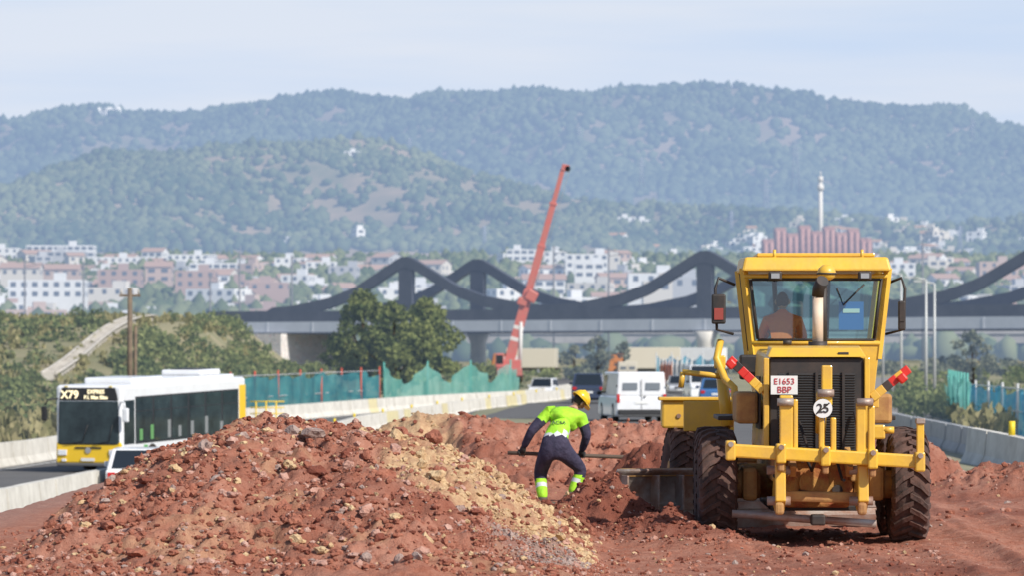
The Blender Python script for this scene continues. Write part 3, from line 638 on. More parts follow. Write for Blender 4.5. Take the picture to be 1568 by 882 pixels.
off=lambda P,dx:[(x+dx,y) for x,y in P]
TP=M('teal_post',(.1,.35,.3),.6)
netting('netting_fence',off(path(B1,.6,200,254),-1.3),2.8,NT1,9,.3,REDP,.35)
netting('netting_fence',off(path(B1,.6,254,290),-1.0),3.1,NT2,17,1.2,TP,.5,rails=False)
netting('netting_fence',path([(130,20.2),(150,20.6),(185,22),(215,25.5)],.8,130,215),2.1,NT3,9,.3,GP,.3)
netting('netting_fence',path([(165,19.6),(215,24.4)],.8,165,215),2.5,NT2,8,.9,TP,.4,rails=False)
def cross_net(name,p0,p1,d,h,mat):
    e=empty(name); n=24; V=[];Fs=[]
    for i in range(n+1):
        x=X(p0+(p1-p0)*i/n,d); y=d+.3*math.sin(i*1.1); z=gz(x,y); hh=h*(1-.22*abs(math.sin(i*.55)))
        V+=[(x,y,z),(x,y+.2,z+hh*.5),(x,y,z+hh)]
    for i in range(n):
        for k in range(2): a=i*3+k; Fs.append((a,a+3,a+4,a+1))
    pm('netting',V,Fs,mat,e,smooth=True)
    for i in range(0,n+1,6): cyl('post',V[i*3],(V[i*3][0],V[i*3][1],V[i*3][2]+h+.2),.06,GP,e,6)
cross_net('site_netting',1005,1100,385,2.9,NT3); cross_net('site_netting',1030,1060,378,2.5,netmat('netting_white',(.65,.66,.66),(.5,.52,.53),.85)); cross_net('site_netting',1010,1030,376,2.4,netmat('netting_orange',(.55,.18,.08),(.45,.15,.07),.85))
e=empty('yellow_guardrail',(X(392,190),190,gz(X(392,190),190))); YR=M('yellow_rail_paint',(.70,.48,.03),.5)
for x in(0,.5,1.0): cyl('post',(x,0,0),(x,0,1.7),.04,YR,e,6)
for z in(1.1,1.4,1.7): cyl('rail',(-.3,0,z),(1.4,0,z),.035,YR,e,6)
# ---------------------------------------------------------------- vehicles
RUB=M('rubber',(.025,.024,.023),.85,col2=(.06,.045,.035),vs=5); GLS=M('vehicle_glass',(.015,.02,.025),.06,spec=.8); WHT=M('white_paint',(.80,.81,.82),.3,coat=.5,col2=(.74,.74,.74),vs=2); BLK=M('black_plastic',(.02,.02,.022),.5)
REDL=M('red_lamp',(.5,.01,.01),.2,coat=.5); WHL=M('head_lamp',(.75,.77,.8),.1,coat=1); PLT=M('plate_white',(.75,.75,.72),.5); ALU=M('alloy',(.5,.5,.5),.35,metal=.8)
def wheel(nm,c,r,w,parent,hub=ALU):
    c=Vector(c); cyl(nm,c-Vector((w/2,0,0)),c+Vector((w/2,0,0)),r,RUB,parent,24)
    for s in(-1,1): cyl(nm+'_hub',c+Vector((s*w/2*.9,0,0)),c+Vector((s*(w/2+.015),0,0)),r*.62,hub,parent,18)
def car(name,x,y,heading,L=4.3,Wd=1.8,H=1.45,paint=WHT,kind='hatch'):
    e=empty(name,(x,y,gz(x,y)+.03),(0,0,heading)); hw=Wd/2
    P={'hatch':dict(belt=.62,roofy=(-.42,.12),base=(-.495,.26),hood=.60),'suv':dict(belt=.60,roofy=(-.44,.12),base=(-.495,.24),hood=.58),'van':dict(belt=.52,roofy=(-.49,.24),base=(-.498,.38),hood=.50),'mpv':dict(belt=.58,roofy=(-.46,.18),base=(-.495,.34),hood=.56)}[kind]
    zb=H*P['belt']; zh=H*P['hood']; r=.33 if H<1.7 else .36
    poly=[(-L/2,.35),(-L/2+.03,.22),(-L*.5+.5,.18),(L*.5-.5,.18),(L/2-.03,.24),(L/2,.45),(L/2-.06,zh-.16),(L/2-.25,zh-.04),(L*P['base'][1],zb),(-L*.5+.04,zb),(-L/2,zb-.12)]
    o=prism('body',poly,-hw,hw,paint,e,.07); o.modifiers[0].segments=3
    b0,b1_=P['base'][0]*L+.03,P['base'][1]*L; r0,r1=P['roofy'][0]*L,P['roofy'][1]*L; ti=.16 if kind!='van' else .08
    B=[(-hw+.02,b0,zb-.02),(hw-.02,b0,zb-.02),(hw-.02,b1_,zb-.02),(-hw+.02,b1_,zb-.02)]; T=[(-hw+ti,r0,H),(hw-ti,r0,H),(hw-ti,r1,H),(-hw+ti,r1,H)]
    o=hexa('cabin',B,T,paint,e,.06); o.modifiers[0].segments=3
    if kind!='van': quad('rear_window',[B[0],B[1],T[1],T[0]],GLS,e,.012,.16)
    else:
        for s in(-1,1):
            xa,xb_=sorted((s*.16,s*(hw-.26))); quad(f'rear_window_{s}',[(xa,b0-.01,H*.64),(xb_,b0-.01,H*.64),(xb_,b0+.02,H*.78),(xa,b0+.02,H*.78)],M('van_rear_glass',(.16,.18,.20),.25),e,.03)
    quad('windscreen',[B[2],B[3],T[3],T[2]],GLS,e,.012,.10)
    for s,(a,b,c,d) in ((1,(B[1],B[2],T[2],T[1])),(-1,(B[3],B[0],T[0],T[3]))):
        a,b,c,d=map(Vector,(a,b,c,d))
        rngs=[(.08,.48),(.52,.93)] if kind!='van' else ([(.7,.95)] if s>0 else [(.05,.30)])
        for i,(f0,f1) in enumerate(rngs):
            q=[a.lerp(b,f0),a.lerp(b,f1),d.lerp(c,f1),d.lerp(c,f0)]; lo=[q[0].lerp(q[3],.12),q[1].lerp(q[2],.12),q[1].lerp(q[2],.86),q[0].lerp(q[3],.86)]
            quad(f'side_window_{s}_{i}',lo,GLS,e,.012)
    for s in(-1,1):
        for yy in(-L*.31,L*.31): wheel('wheel',(s*(hw-.10),yy,r),r,.21,e)
        box('tail_lamp',(s*(hw-.17) if kind!='van' else s*(hw-.08),-L/2+.0,zb-.16 if kind!='van' else zb-.1),(.22 if kind!='van' else .12,.05,.16 if kind!='van' else .34),REDL,e); box('head_lamp',(s*(hw-.24),L/2-.09,zh-.24),(.36,.14,.15),WHL,e)
        box('mirror',(s*(hw+.09),b1_-.35,zb+.08),(.2,.1,.15),paint if kind!='van' else BLK,e,None,.03)
    box('rear_plate',(0,-L/2-.012,.62 if kind!='van' else .75),(.52,.02,.11),PLT,e,None,.0); box('front_plate',(0,L/2+.012,.42),(.52,.02,.11),PLT,e,None,0)
    box('rear_bumper',(0,-L/2-.02,.38),(Wd*.94,.12,.2),paint if kind!='van' else BLK,e,None,.03); box('grille',(0,L/2-.01,.56),(Wd*.5,.06,.13),BLK,e)
    if kind=='van':
        box('door_seam',(0,-L/2-.004,H*.5),(.018,.02,H*.7),BLK,e,None,0); box('step_bumper',(0,-L/2-.07,.33),(Wd*.9,.14,.1),BLK,e)
        for s in(-1,1):
            for z in(.8,1.4): box('hinge',(s*(hw-.02),-L/2-.01,z),(.05,.04,.08),BLK,e)
        box('handle',(.12,-L/2-.03,H*.5),(.1,.03,.05),BLK,e)
    return e
SIL=M('silver_paint',(.45,.46,.48),.3,metal=.4,coat=.5); DBL=M('dark_blue_paint',(.035,.05,.09),.25,coat=.8); BLU=M('blue_paint',(.05,.15,.35),.3,coat=.5); BEI=M('cream_paint',(.6,.55,.45),.3,coat=.4)
car('parked_car',X(206,107),109.2,.05,4.2,1.85,1.50,WHT,'hatch')
car('panel_van',X(970,151),153,.12,5.0,2.0,1.95,WHT,'van')
car('suv',X(903,212),214,-.04,4.5,1.85,1.66,DBL,'suv')
car('minivan',X(833,300),302,math.pi-.15,4.4,1.85,1.6,WHT,'mpv')
car('delivery_van',X(1079,235),237,math.pi+.05,5.2,2.05,2.3,WHT,'van')
car('blue_car',X(1098,205),206,-.04,4.2,1.8,1.45,BLU,'hatch')
car('silver_car',X(1000,330),330,0.02,4.3,1.8,1.5,SIL,'hatch'); car('white_car',X(945,350),350,math.pi,4.3,1.8,1.5,WHT,'mpv'); car('silver_car',X(1040,300),300,math.pi,4.3,1.8,1.5,SIL,'suv'); car('beige_van',X(960,390),390,0,5,2,2.2,BEI,'van')
def truck(name,x,y,paint,cab,head=0):
    e=empty(name,(x,y,gz(x,y)),(0,0,head)); box('cargo_box',(0,0,2.2),(2.5,6.5,2.5),paint,e,None,.05); box('chassis',(0,.5,.75),(2.2,8.2,.3),BLK,e)
    hexa('cab',[(-1.2,3.5,.6),(1.2,3.5,.6),(1.2,5.3,.6),(-1.2,5.3,.6)],[(-1.15,3.5,2.8),(1.15,3.5,2.8),(1.15,4.9,2.8),(-1.15,4.9,2.8)],cab,e,.06); quad('windscreen',[(1.05,5.22,1.5),(-1.05,5.22,1.5),(-1.0,5.0,2.5),(1.0,5.0,2.5)],GLS,e,.02)
    for s in(-1,1):
        for yy in(-2.2,-1.0,4.2): wheel('wheel',(s*1.05,yy,.5),.5,.3,e)
    return e
OR=M('orange_paint',(.50,.20,.09),.5)
truck('box_truck',X(1070,470),470,WHT,WHT,1.2); truck('box_truck',X(815,500),500,BEI,OR,1.4); truck('box_truck',X(1000,455),455,BEI,OR,1.5)
# ---------------------------------------------------------------- bus
YEL=M('bus_yellow',(.82,.52,.01),.35,coat=.4); BG=M('bus_glass',(.012,.020,.024),.10,col2=(.035,.055,.06),vs=.9,spec=.35)
bus=empty('city_bus',(-14.93,135.4,-1.93),(math.radians(1.2),0,-math.radians(17.4)))
Hb=3.10; hw=1.27; Lb=12.
o=bx('body_shell',-hw,hw,0.05,Lb,.33,Hb,WHT,bus,.14); o.modifiers[0].segments=4
bx('skirt',-hw+.01,hw-.01,.3,Lb-.3,.25,.4,BLK,bus,.02)
hexa('front_mask',[(-1.24,-.02,.34),(1.24,-.02,.34),(1.24,.3,.34),(-1.24,.3,.34)],[(-1.24,.0,1.08),(1.24,.0,1.08),(1.24,.3,1.08),(-1.24,.3,1.08)],YEL,bus,.06)
hexa('windscreen',[(-1.16,-.03,1.0),(1.16,-.03,1.0),(1.16,.2,1.0),(-1.16,.2,1.0)],[(-1.14,.03,2.54),(1.14,.03,2.54),(1.14,.2,2.54),(-1.14,.2,2.54)],BG,bus,.05)
hexa('destination_glass',[(-1.14,.025,2.545),(1.14,.025,2.545),(1.14,.2,2.545),(-1.14,.2,2.545)],[(-1.05,.05,3.02),(1.05,.05,3.02),(1.05,.2,3.02),(-1.05,.2,3.02)],BLK,bus,.04)
LED=M('led_sign',(.9,.8,.5),.5,emit=((1,.85,.55),.9))
text('route_number','X79',.40,(-.70,-.0,2.63),LED,bus,(math.pi/2,0,0),.004,'CENTER',.008); text('destination_1','EXPRES',.20,(.30,-.0,2.80),LED,bus,bold=.006); text('destination_2','P.I. Mas Blau',.18,(.30,-.0,2.61),LED,bus,bold=.006)
for s in(-1,1):
    box('head_lamp',(s*.98,-.04,.72),(.34,.06,.2),WHL,bus,None,.05); box('fog_lamp',(s*.92,-.04,.45),(.18,.05,.1),WHL,bus,None,.03)
bx('bumper',-1.2,1.2,-.05,.1,.24,.36,M('bumper_grey',(.12,.12,.12),.6),bus,.03); bx('plate',-.26,.26,-.06,-.045,.42,.53,PLT,bus,0); bx('grille_slot',-.5,.5,-.035,.0,.86,.92,BLK,bus,0)
cyl('emblem',(0,-.03,.8),(0,-.045,.8),.11,ALU,bus,20)
sweep('wiper_1',[(-.9,-.04,1.0),(-.2,-.05,1.12),(.0,-.04,1.7)],.014,BLK,bus,6); sweep('wiper_2',[(.2,-.04,1.0),(.8,-.05,1.12),(.95,-.04,1.7)],.014,BLK,bus,6)
box('dash',(0,.0,1.05),(2.1,.05,.1),BLK,bus,None,.02)
sweep('mirror_arm_left',[(-1.15,.1,2.62),(-1.45,-.15,2.6),(-1.55,-.25,2.4)],.03,BLK,bus,8); box('mirror_left',(-1.56,-.27,2.1),(.2,.12,.5),BLK,bus,None,.04)
sweep('mirror_arm_right',[(1.2,.1,2.5),(1.42,-.1,2.5),(1.48,-.15,2.3)],.03,WHT,bus,8); box('mirror_right',(1.5,-.15,2.05),(.22,.16,.5),WHT,bus,None,.05)
for s in(-1,1):
    sx=s*hw
    def sp(nm,y0,y1,z0,z1,m,o=.012): 
        a,b=(sx,sx+s*o) if s>0 else (sx+s*o,sx); return bx(nm,a,b,y0,y1,z0,z1,m,bus,0)
    sp('driver_window',.22,1.15,1.0,2.55,BG); sp('window_band',1.25,11.2,.98,2.66,BLK,.010)
    yy=1.3
    for k in range(6): sp(f'window_{k}',yy,yy+1.5,1.04,2.60,BG,.016); yy+=1.66
    for k in range(6): sp(f'vent_line_{k}',1.3+k*1.66,1.3+k*1.66+1.5,2.12,2.15,BLK,.022)
    sp('rear_yellow',11.3,11.93,.5,2.8,YEL,.014); sp('skirt_line',.4,11.8,.62,.64,M('grey_trim',(.3,.3,.3),.5),.01)
    sp('logo_green',2.0,2.35,.72,.92,M('logo_green',(.1,.35,.1),.5),.012)
    for yy in(2.75,8.65):
        n=14; V=[(sx+s*.014,yy,.45)]+[(sx+s*.014,yy+.62*math.cos(math.pi*k/n),.32+.62*math.sin(math.pi*k/n)) for k in range(n+1)]
        pm('wheel_arch',V,[(0,k,k+1) for k in range(1,n+1)],BLK,bus); wheel('wheel',(s*(hw-.13),yy,.48-.02),.48,.3,bus,M('hub_grey',(.35,.35,.36),.4,metal=.6))
for k,yy in enumerate((1.6,2.6,4.2,5.2,6.4,7.8,9.3)): bx(f'seat_glimpse_{k}',hw+.004,hw+.019,yy,yy+.28,1.1,1.5+.12*(k%3),M('seat_glimpse_green' if k<2 else 'seat_glimpse_grey',(.12,.30,.10) if k<2 else (.22,.23,.23),.5),bus,0)
bx('rear_bumper',-1.26,1.26,Lb-.02,Lb+.05,.35,.9,YEL,bus,.03)
bx('ac_unit_1',-.95,.95,1.8,4.6,Hb-.02,Hb+.22,WHT,bus,.09); bx('roof_fairing',-1.1,1.1,4.6,11.2,Hb-.02,Hb+.13,WHT,bus,.06); bx('ac_unit_2',-.8,.8,8.6,10.6,Hb+.13,Hb+.34,WHT,bus,.09); bx('ac_grille',-.5,.5,8.8,10.4,Hb+.34,Hb+.37,BLK,bus,.01)
for s in(-1,1): bx('marker_lamp',s*.85-.06,s*.85+.06,-.0,.06,3.03,3.07,YP,bus,.01)
# ---------------------------------------------------------------- mobile crane
CRR=M('crane_red',(.54,.10,.06),.45,col2=(.46,.14,.09),vs=1.5,haze=.12); d=400
cr=empty('mobile_crane',(X(780,d),d,gz(X(780,d),d)))
A=Vector((0,0,2.3)); B=W(862,258,d)-Vector((X(780,d),d,gz(X(780,d),d))); ax=(B-A)
def seg(nm,f0,f1,w,m):
    p0=A+ax*f0;p1=A+ax*f1; t=ax.normalized(); n=Vector((t.z,0,-t.x)); V=[]
    for q in (p0,p1):
        for (a,b) in((-1,-1),(1,-1),(1,1),(-1,1)): V.append(q+n*a*w/2+Vector((0,1,0))*b*w*.45)
    hexa(nm,V[:4],V[4:],m,cr,.04)
seg('boom_base',-.03,.36,1.05,CRR); seg('boom_section_2',.34,.60,.80,CRR); seg('boom_section_3',.58,.82,.64,CRR); seg('boom_section_4',.80,1.0,.48,CRR)
CW=M('crane_white',(.6,.58,.55),.5,haze=.04)
for f in(.10,.16): seg('white_band',f,f+.02,1.08,CW)
for f in(.36,.60,.82): seg('collar',f-.010,f+.006,.5+1.15*(.5-.35*f)+.05,CRR)
box('boom_head',tuple(B+Vector((.25,0,.1))),(.8,.6,.7),CRR,cr,(0,.2,0),.05); cyl('sheave',tuple(B+Vector((.5,-.3,0))),tuple(B+Vector((.5,.3,0))),.3,BLK,cr,14)
p=A+ax*.33; box('hook_block',tuple(p+Vector((.45,-.7,.1))),(1.2,.6,1.2),CRR,cr,(0,.5,0),.15); box('winch_cover',tuple(p+Vector((-.5,-.5,-.5))),(1.0,.7,.8),CRR,cr,(0,.3,0),.1)
for s in(-1,1): cyl('luffing_ram',(1.1,s*.5,1.6),tuple(A+ax*.2+Vector((.1,s*.4,0))),.2,CW,cr,10)
sweep('hoist_rope',[tuple(B+Vector((.7,0,-.1))),tuple(p+Vector((.7,-.7,.6)))],.03,M('rope_grey',(.2,.2,.2),.6,haze=.1),cr,5)
box('carrier',(0,1.5,1.1),(2.6,10,.8),CRR,cr,None,.08); box('slewing_platform',(0,.5,1.9),(2.4,4.5,.9),CRR,cr,None,.08); box('operator_cab',(-1.0,-1.2,2.3),(.9,1.7,1.5),CRR,cr,None,.1); box('cab_glass',(-1.0,-2.06,2.4),(.7,.03,.9),GLS,cr,None,0); box('counterweight',(0,3.2,2.1),(2.6,1.2,1.2),CW,cr,None,.05)
for s in(-1,1):
    for yy in(-2.4,-1,2.6,4.6): wheel('wheel',(s*1.15,yy,.62),.62,.4,cr,CRR)
# ---------------------------------------------------------------- motor grader
YG=M('grader_yellow',(.82,.49,.03),.45,col2=(.62,.36,.07),vs=2.6,contrast=.1,bump=.10,bs=10,coat=.2); YD=M('grader_yellow_dusty',(.52,.30,.09),.75,col2=(.30,.13,.055),vs=3.5,contrast=.35,bump=.12,bs=15)
GBK=M('grader_black',(.020,.019,.019),.6,col2=(.05,.035,.028),vs=4); RUST=M('rusty_housing',(.36,.10,.035),.85,col2=(.50,.27,.07),vs=5,bump=.3,bs=20); STL=M('worn_steel',(.40,.36,.32),.5,metal=.3,col2=(.28,.15,.10),vs=3,bump=.15,bs=20)
CAST=M('exhaust_cast',(.70,.56,.43),.7,col2=(.58,.43,.31),vs=6); CHR=M('hydraulic_chrome',(.6,.6,.6),.15,metal=1); TY=M('tyre_rubber',(.036,.028,.026),.9,col2=(.15,.075,.055),vs=4,contrast=.3,bump=.2,bs=30); CG=glassmat('cab_glass',(.62,.82,.80),.11)
RW=M('reflector_red',(.62,.03,.02),.4); WH=M('sticker_white',(.75,.75,.72),.5)
gr=empty('motor_grader',(3.44,44.0,.0),(0,0,-math.radians(1.2)))
def tyre(nm,c,R=.66,w=.40,hub=YD,steer=0,lean=0,parent=gr):
    e=bpy.data.objects.new(nm,None); sc.collection.objects.link(e); e.parent=parent; e.location=c; e.rotation_euler=(0,lean,steer)
    prof=[(-w*.36,.40*R),(-w*.47,.52*R),(-w*.54,.72*R),(-w*.52,.86*R),(-w*.44,.925*R),(-w*.2,.94*R),(w*.2,.94*R),(w*.44,.925*R),(w*.52,.86*R),(w*.54,.72*R),(w*.47,.52*R),(w*.36,.40*R)]
    n=56; V=[];Fs=[]; k=len(prof)
    for i in range(n):
        a=2*math.pi*i/n
        for (x,r) in prof: V.append((x,r*math.cos(a),r*math.sin(a)))
    for i in range(n):
        for j in range(k-1): a=i*k+j; b=((i+1)%n)*k+j; Fs.append((a,a+1,b+1,b))
    pm('carcass',V,Fs,TY,e,smooth=True)
    V=[];Fs=[]; nl=24
    for s in(-1,1):
        for i in range(nl):
            a=2*math.pi*(i+(.5 if s>0 else 0))/nl; da=.055; st=[(-.02,0.,R*.925,R*.995),(w*.25,.10,R*.925,R),(w*.46,.23,R*.90,R*.975),(w*.56,.27,R*.76,R*.82)]
            j=len(V)
            for (x,sk,ri,ro) in st:
                for (aa,rr) in((-da,ri),(-da*.8,ro),(da*.8,ro),(da,ri)):
                    t=a+sk+aa; V.append((s*x,rr*math.cos(t),rr*math.sin(t)))
            for q in range(3):
                for m_ in range(3): a0=j+q*4+m_; Fs.append((a0,a0+1,a0+5,a0+4))
            Fs.append((j,j+1,j+2,j+3)); Fs.append((j+12,j+13,j+14,j+15))
    pm('tread_lugs',V,Fs,TY,e)
    for s in(-1,1):
        cyl('rim',(s*w*.2,0,0),(s*w*.34,0,0),R*.44,hub,e,24); cyl('hub',(s*w*.3,0,0),(s*w*.44,0,0),R*.18,hub,e,16)
        for q in range(8): a=q*math.pi/4; cyl('lug_nut',(s*w*.34,R*.28*math.cos(a),R*.28*math.sin(a)),(s*w*.38,R*.28*math.cos(a),R*.28*math.sin(a)),.02,STL,e,6)
    return e
for s in(-1,1):
    for i,yy in enumerate((0.,1.55)): tyre(f'tandem_tyre_{"l" if s<0 else "r"}_{i}',(s*1.09,yy,.64))
    bx(f'tandem_case_{s}',s*.72-.09,s*.72+.09,-.25,1.8,.48,.86,YD,gr,.05)
    cyl('axle_stub',(s*.6,0,.66),(s*.95,0,.66),.16,YD,gr,16); cyl('axle_stub',(s*.6,1.55,.66),(s*.95,1.55,.66),.16,YD,gr,16)
cyl('axle_housing',(-.75,.78,.68),(.75,.78,.68),.2,RUST,gr,18)
tyre('front_tyre_l',(-1.37,6.0,.64),.64,.38,YD,.10,.10); tyre('front_tyre_r',(.75,6.1,.64),.64,.38,YD,.10,.10)
bx('front_axle',-1.1,.6,5.9,6.15,.5,.75,YD,gr,.05)
prism('goose_neck',[(3.6,1.0),(3.9,1.7),(4.6,1.85),(5.8,1.45),(6.5,1.1),(6.5,.75),(5.8,.95),(4.6,1.45),(4.1,1.2),(3.9,.9)],-.42,-.14,YG,gr,.03)
bx('front_fender',-1.62,-.72,5.7,6.6,1.20,1.56,YG,gr,.03); bx('front_fender_lip',-1.66,-.68,5.65,6.65,1.56,1.60,YG,gr,.01)
for k in range(3): cyl('fender_bolt',(-1.4+k*.3,5.7,1.36),(-1.4+k*.3,5.68,1.36),.03,STL,gr,8)
bx('rear_fender_panel',-1.36,-.72,4.75,4.82,1.18,1.56,YG,gr,.01)
def mold():
    V=[];Fs=[]; a=Vector((-2.25,3.1,0)); b=Vector((1.55,4.5,0)); t=(b-a).normalized(); n=Vector((t.y,-t.x,0)); K=12;n_=10
    for i in range(n_+1):
        p=a.lerp(b,i/n_)
        for k in range(K+1):
            an=math.radians(-62+k*115/K); r=.42
            V.append(p+n*(-r*math.cos(an)+.36)+Vector((0,0,.44+r*math.sin(an)*.92)))
    for i in range(n_):
        for k in range(K): q=i*(K+1)+k; Fs.append((q,q+1,q+K+2,q+K+1))
    o=pm('moldboard',V,Fs,STL,gr,smooth=True); s=o.modifiers.new('s','SOLIDIFY'); s.thickness=.03
    ang=math.atan2(t.y,t.x)
    box('blade_rib_1',tuple(a.lerp(b,.5)+n*.02+Vector((0,0,.70))),(3.9,.08,.1),YD,gr,(0,0,ang)); box('blade_rib_2',tuple(a.lerp(b,.5)+n*.02+Vector((0,0,.28))),(3.9,.08,.1),STL,gr,(0,0,ang))
    for f in(.02,.12,.2): box('end_bit',tuple(a.lerp(b,f)+n*.14+Vector((0,0,.42))),(.03,.26,.5),STL,gr,(0,0,ang))
    box('cutting_edge',tuple(a.lerp(b,.5)+n*.16+Vector((0,0,.09))),(4.05,.03,.16),STL,gr,(.3,0,ang))
mold()
sweep('turning_circle',[( -.3+.72*math.cos(a),3.9+.72*math.sin(a),.88) for a in np.linspace(0,2*math.pi,25)],.06,YD,gr,8)
bx('drawbar',-.42,-.18,3.9,6.0,.82,.98,YD,gr,.03)
for s in(-1,1): cyl('blade_lift_cylinder',(-.28+s*.62,4.2,1.95),(-.28+s*.55,4.0,1.25),.075,YG,gr,12); cyl('blade_lift_rod',(-.28+s*.55,4.0,1.25),(-.28+s*.5,3.9,.9),.035,CHR,gr,10)
bx('rear_frame_l',-.50,-.38,-.9,3.4,.72,.98,YD,gr,.02); bx('rear_frame_r',.38,.50,-.9,3.4,.72,.98,YD,gr,.02)
prism('transmission_housing',[(-.35,.42),(.38,.42),(.42,.62),(.36,1.02),(-.38,1.02),(-.44,.7)],-.72,-.2,RUST,gr,.04,ax='y')
for k in range(5): cyl('housing_bolt',(-.3+k*.15,-.72,.95),(-.3+k*.15,-.745,.95),.022,STL,gr,6)
cyl('housing_cover',(-.02,-.72,.70),(-.02,-.76,.70),.17,RUST,gr,20); cyl('housing_port',(.24,-.72,.62),(.24,-.78,.62),.06,GBK,gr,12)
cyl('hydraulic_hose_1',(-.2,-.75,.6),(.1,-.8,.55),.03,GBK,gr,8)
hexa('engine_hood',[(-.60,-.78,1.05),(.58,-.78,1.05),(.60,1.9,1.05),(-.62,1.9,1.05)],[(-.52,-.70,2.14),(.52,-.70,2.14),(.56,1.9,2.22),(-.56,1.9,2.22)],YG,gr,.05)
hexa('hood_rear_visor',[(-.555,-.92,2.12),(.555,-.92,2.12),(.555,-.5,2.13),(-.555,-.5,2.13)],[(-.50,-.72,2.225),(.50,-.72,2.225),(.52,-.3,2.25),(-.52,-.3,2.25)],YG,gr,.015)
bx('radiator_surround',-.53,.53,-.86,-.74,1.02,2.11,GBK,gr,.02)
for k in range(30): z=1.08+k*.029; box(f'grille_slat_{k}',(.0,-.868,z),(.86,.02,.012),M('slat_black',(.05,.05,.052),.45),gr,(.5,0,0),0)
for xx in(-.30,0,.30): bx('grille_bar',xx-.015,xx+.015,-.90,-.875,1.06,1.96,GBK,gr,0)
bx('hood_flange_l',-.595,-.535,-.90,-.70,1.0,2.11,YG,gr,.01); bx('hood_flange_r',.535,.595,-.90,-.70,1.0,2.11,YG,gr,.01)
bx('fuel_tank_l',-.88,-.63,-.3,.9,1.36,1.72,YD,gr,.04); bx('battery_box_r',.66,.90,-.2,1.2,1.36,1.70,YD,gr,.04)
bx('walkway_l',-1.05,-.60,.9,2.6,1.38,1.43,GBK,gr,.01); bx('walkway_r',.60,1.05,1.2,2.6,1.38,1.43,GBK,gr,.01)
for s in(-1,1):
    bx(f'side_vent_{s}',s*.615-.01,s*.615+.01,-.4,.6,1.3,1.9,GBK,gr,0)
cyl('exhaust_base',(.07,.1,2.18),(.07,.1,2.3),.11,GBK,gr,16); cyl('exhaust_stack',(.07,.1,2.2),(.07,.1,2.84),.062,CAST,gr,18); sweep('exhaust_tip',[(.07,.1,2.82),(.08,.08,2.92),(.12,-.02,3.0)],[.07,.072,.072],GBK,gr,16)
cyl('precleaner_stem',(.20,1.2,2.2),(.20,1.2,3.02),.045,GBK,gr,12); sweep('precleaner_bowl',[(.20,.6,3.02),(.20,.6,3.05),(.20,.6,3.11),(.20,.6,3.16),(.20,.6,3.20)],[.05,.095,.11,.09,.04],YG,gr,18); cyl('precleaner_pipe',(.20,.6,3.03),(.20,1.2,3.0),.045,GBK,gr,10)
cyl('precleaner_band',(.20,.6,3.085),(.20,.6,3.105),.115,GBK,gr,18); cyl('fuel_cap',(-.30,-.3,2.26),(-.30,-.3,2.31),.05,GBK,gr,14); box('hood_latch',(.3,-.86,2.16),(.12,.03,.03),GBK,gr,None,.005)
# cab
CB0,CB1=2.25,3.75
def cabpt(s,yy,z): return Vector((.17+s*float(np.interp(z,[1.5,2.2,3.2],[.66,.76,.87])),yy,z))
cx=.17
for s in(-1,1):
    for yy in(CB0,CB1): 
        sweep('cab_post',[cabpt(s,yy,2.1),cabpt(s,yy,2.6),cabpt(s,yy,3.2)],.05,YG,gr,4,smooth=False)
    q=[cabpt(s,CB0,2.28),cabpt(s,CB1,2.28),cabpt(s,CB1,3.12),cabpt(s,CB0,3.12)]; pm(f'side_glass_{s}',q,[(0,1,2,3)],CG,gr)
    q2=[cabpt(s,CB0,1.3),cabpt(s,CB1,1.3),cabpt(s,CB1,2.28),cabpt(s,CB0,2.28)]; hexa(f'side_panel_{s}',[q2[0],q2[1],q2[1]-Vector((s*.05,0,0)),q2[0]-Vector((s*.05,0,0))],[q2[3],q2[2],q2[2]-Vector((s*.05,0,0)),q2[3]-Vector((s*.05,0,0))],YG,gr,.01)
    sweep('door_post',[cabpt(s,3.0,2.2),cabpt(s,3.0,3.15)],.03,GBK,gr,4)
for yy,nm in((CB0,'rear'),(CB1,'front')):
    q=[cabpt(-1,yy,2.28),cabpt(1,yy,2.28),cabpt(1,yy,3.08),cabpt(-1,yy,3.08)]; pm(f'{nm}_glass',q,[(0,1,2,3)],CG,gr)
    y2=yy-.03
    hexa(f'{nm}_lower_panel',[cabpt(-1,y2,1.3),cabpt(1,y2,1.3),cabpt(1,y2+.05,1.3),cabpt(-1,y2+.05,1.3)],[cabpt(-1,y2,2.27),cabpt(1,y2,2.27),cabpt(1,y2+.05,2.27),cabpt(-1,y2+.05,2.27)],YG,gr,.01)
    for z in(2.29,3.10): cyl(f'{nm}_window_rail',cabpt(-1,y2,z),cabpt(1,y2,z),.028,YG,gr,8)
for s in(-1,1): cyl('rear_gasket',cabpt(s*.90,CB0-.04,2.34),cabpt(s*.92,CB0-.04,3.06),.020,GBK,gr,6)
cyl('rear_gasket_bottom',cabpt(-.9,CB0-.04,2.33),cabpt(.9,CB0-.04,2.33),.018,GBK,gr,6); cyl('rear_gasket_top',cabpt(-.9,CB0-.04,3.06),cabpt(.9,CB0-.04,3.06),.018,GBK,gr,6)
cyl('interior_mullion',cabpt(.28,CB1-.02,2.28),cabpt(.28,CB1-.02,3.1),.03,GBK,gr,6); cyl('interior_mullion_2',cabpt(-.5,CB1-.02,2.28),cabpt(-.5,CB1-.02,3.1),.03,GBK,gr,6)
hexa('roof',[(cx-.90,CB0-.22,3.16),(cx+.90,CB0-.22,3.16),(cx+.90,CB1+.2,3.16),(cx-.90,CB1+.2,3.16)],[(cx-.86,CB0-.15,3.33),(cx+.86,CB0-.15,3.33),(cx+.86,CB1+.15,3.36),(cx-.86,CB1+.15,3.36)],YG,gr,.03)
bx('roof_cap',cx-.70,cx+.72,CB0+.1,CB1-.1,3.34,3.385,YG,gr,.015)
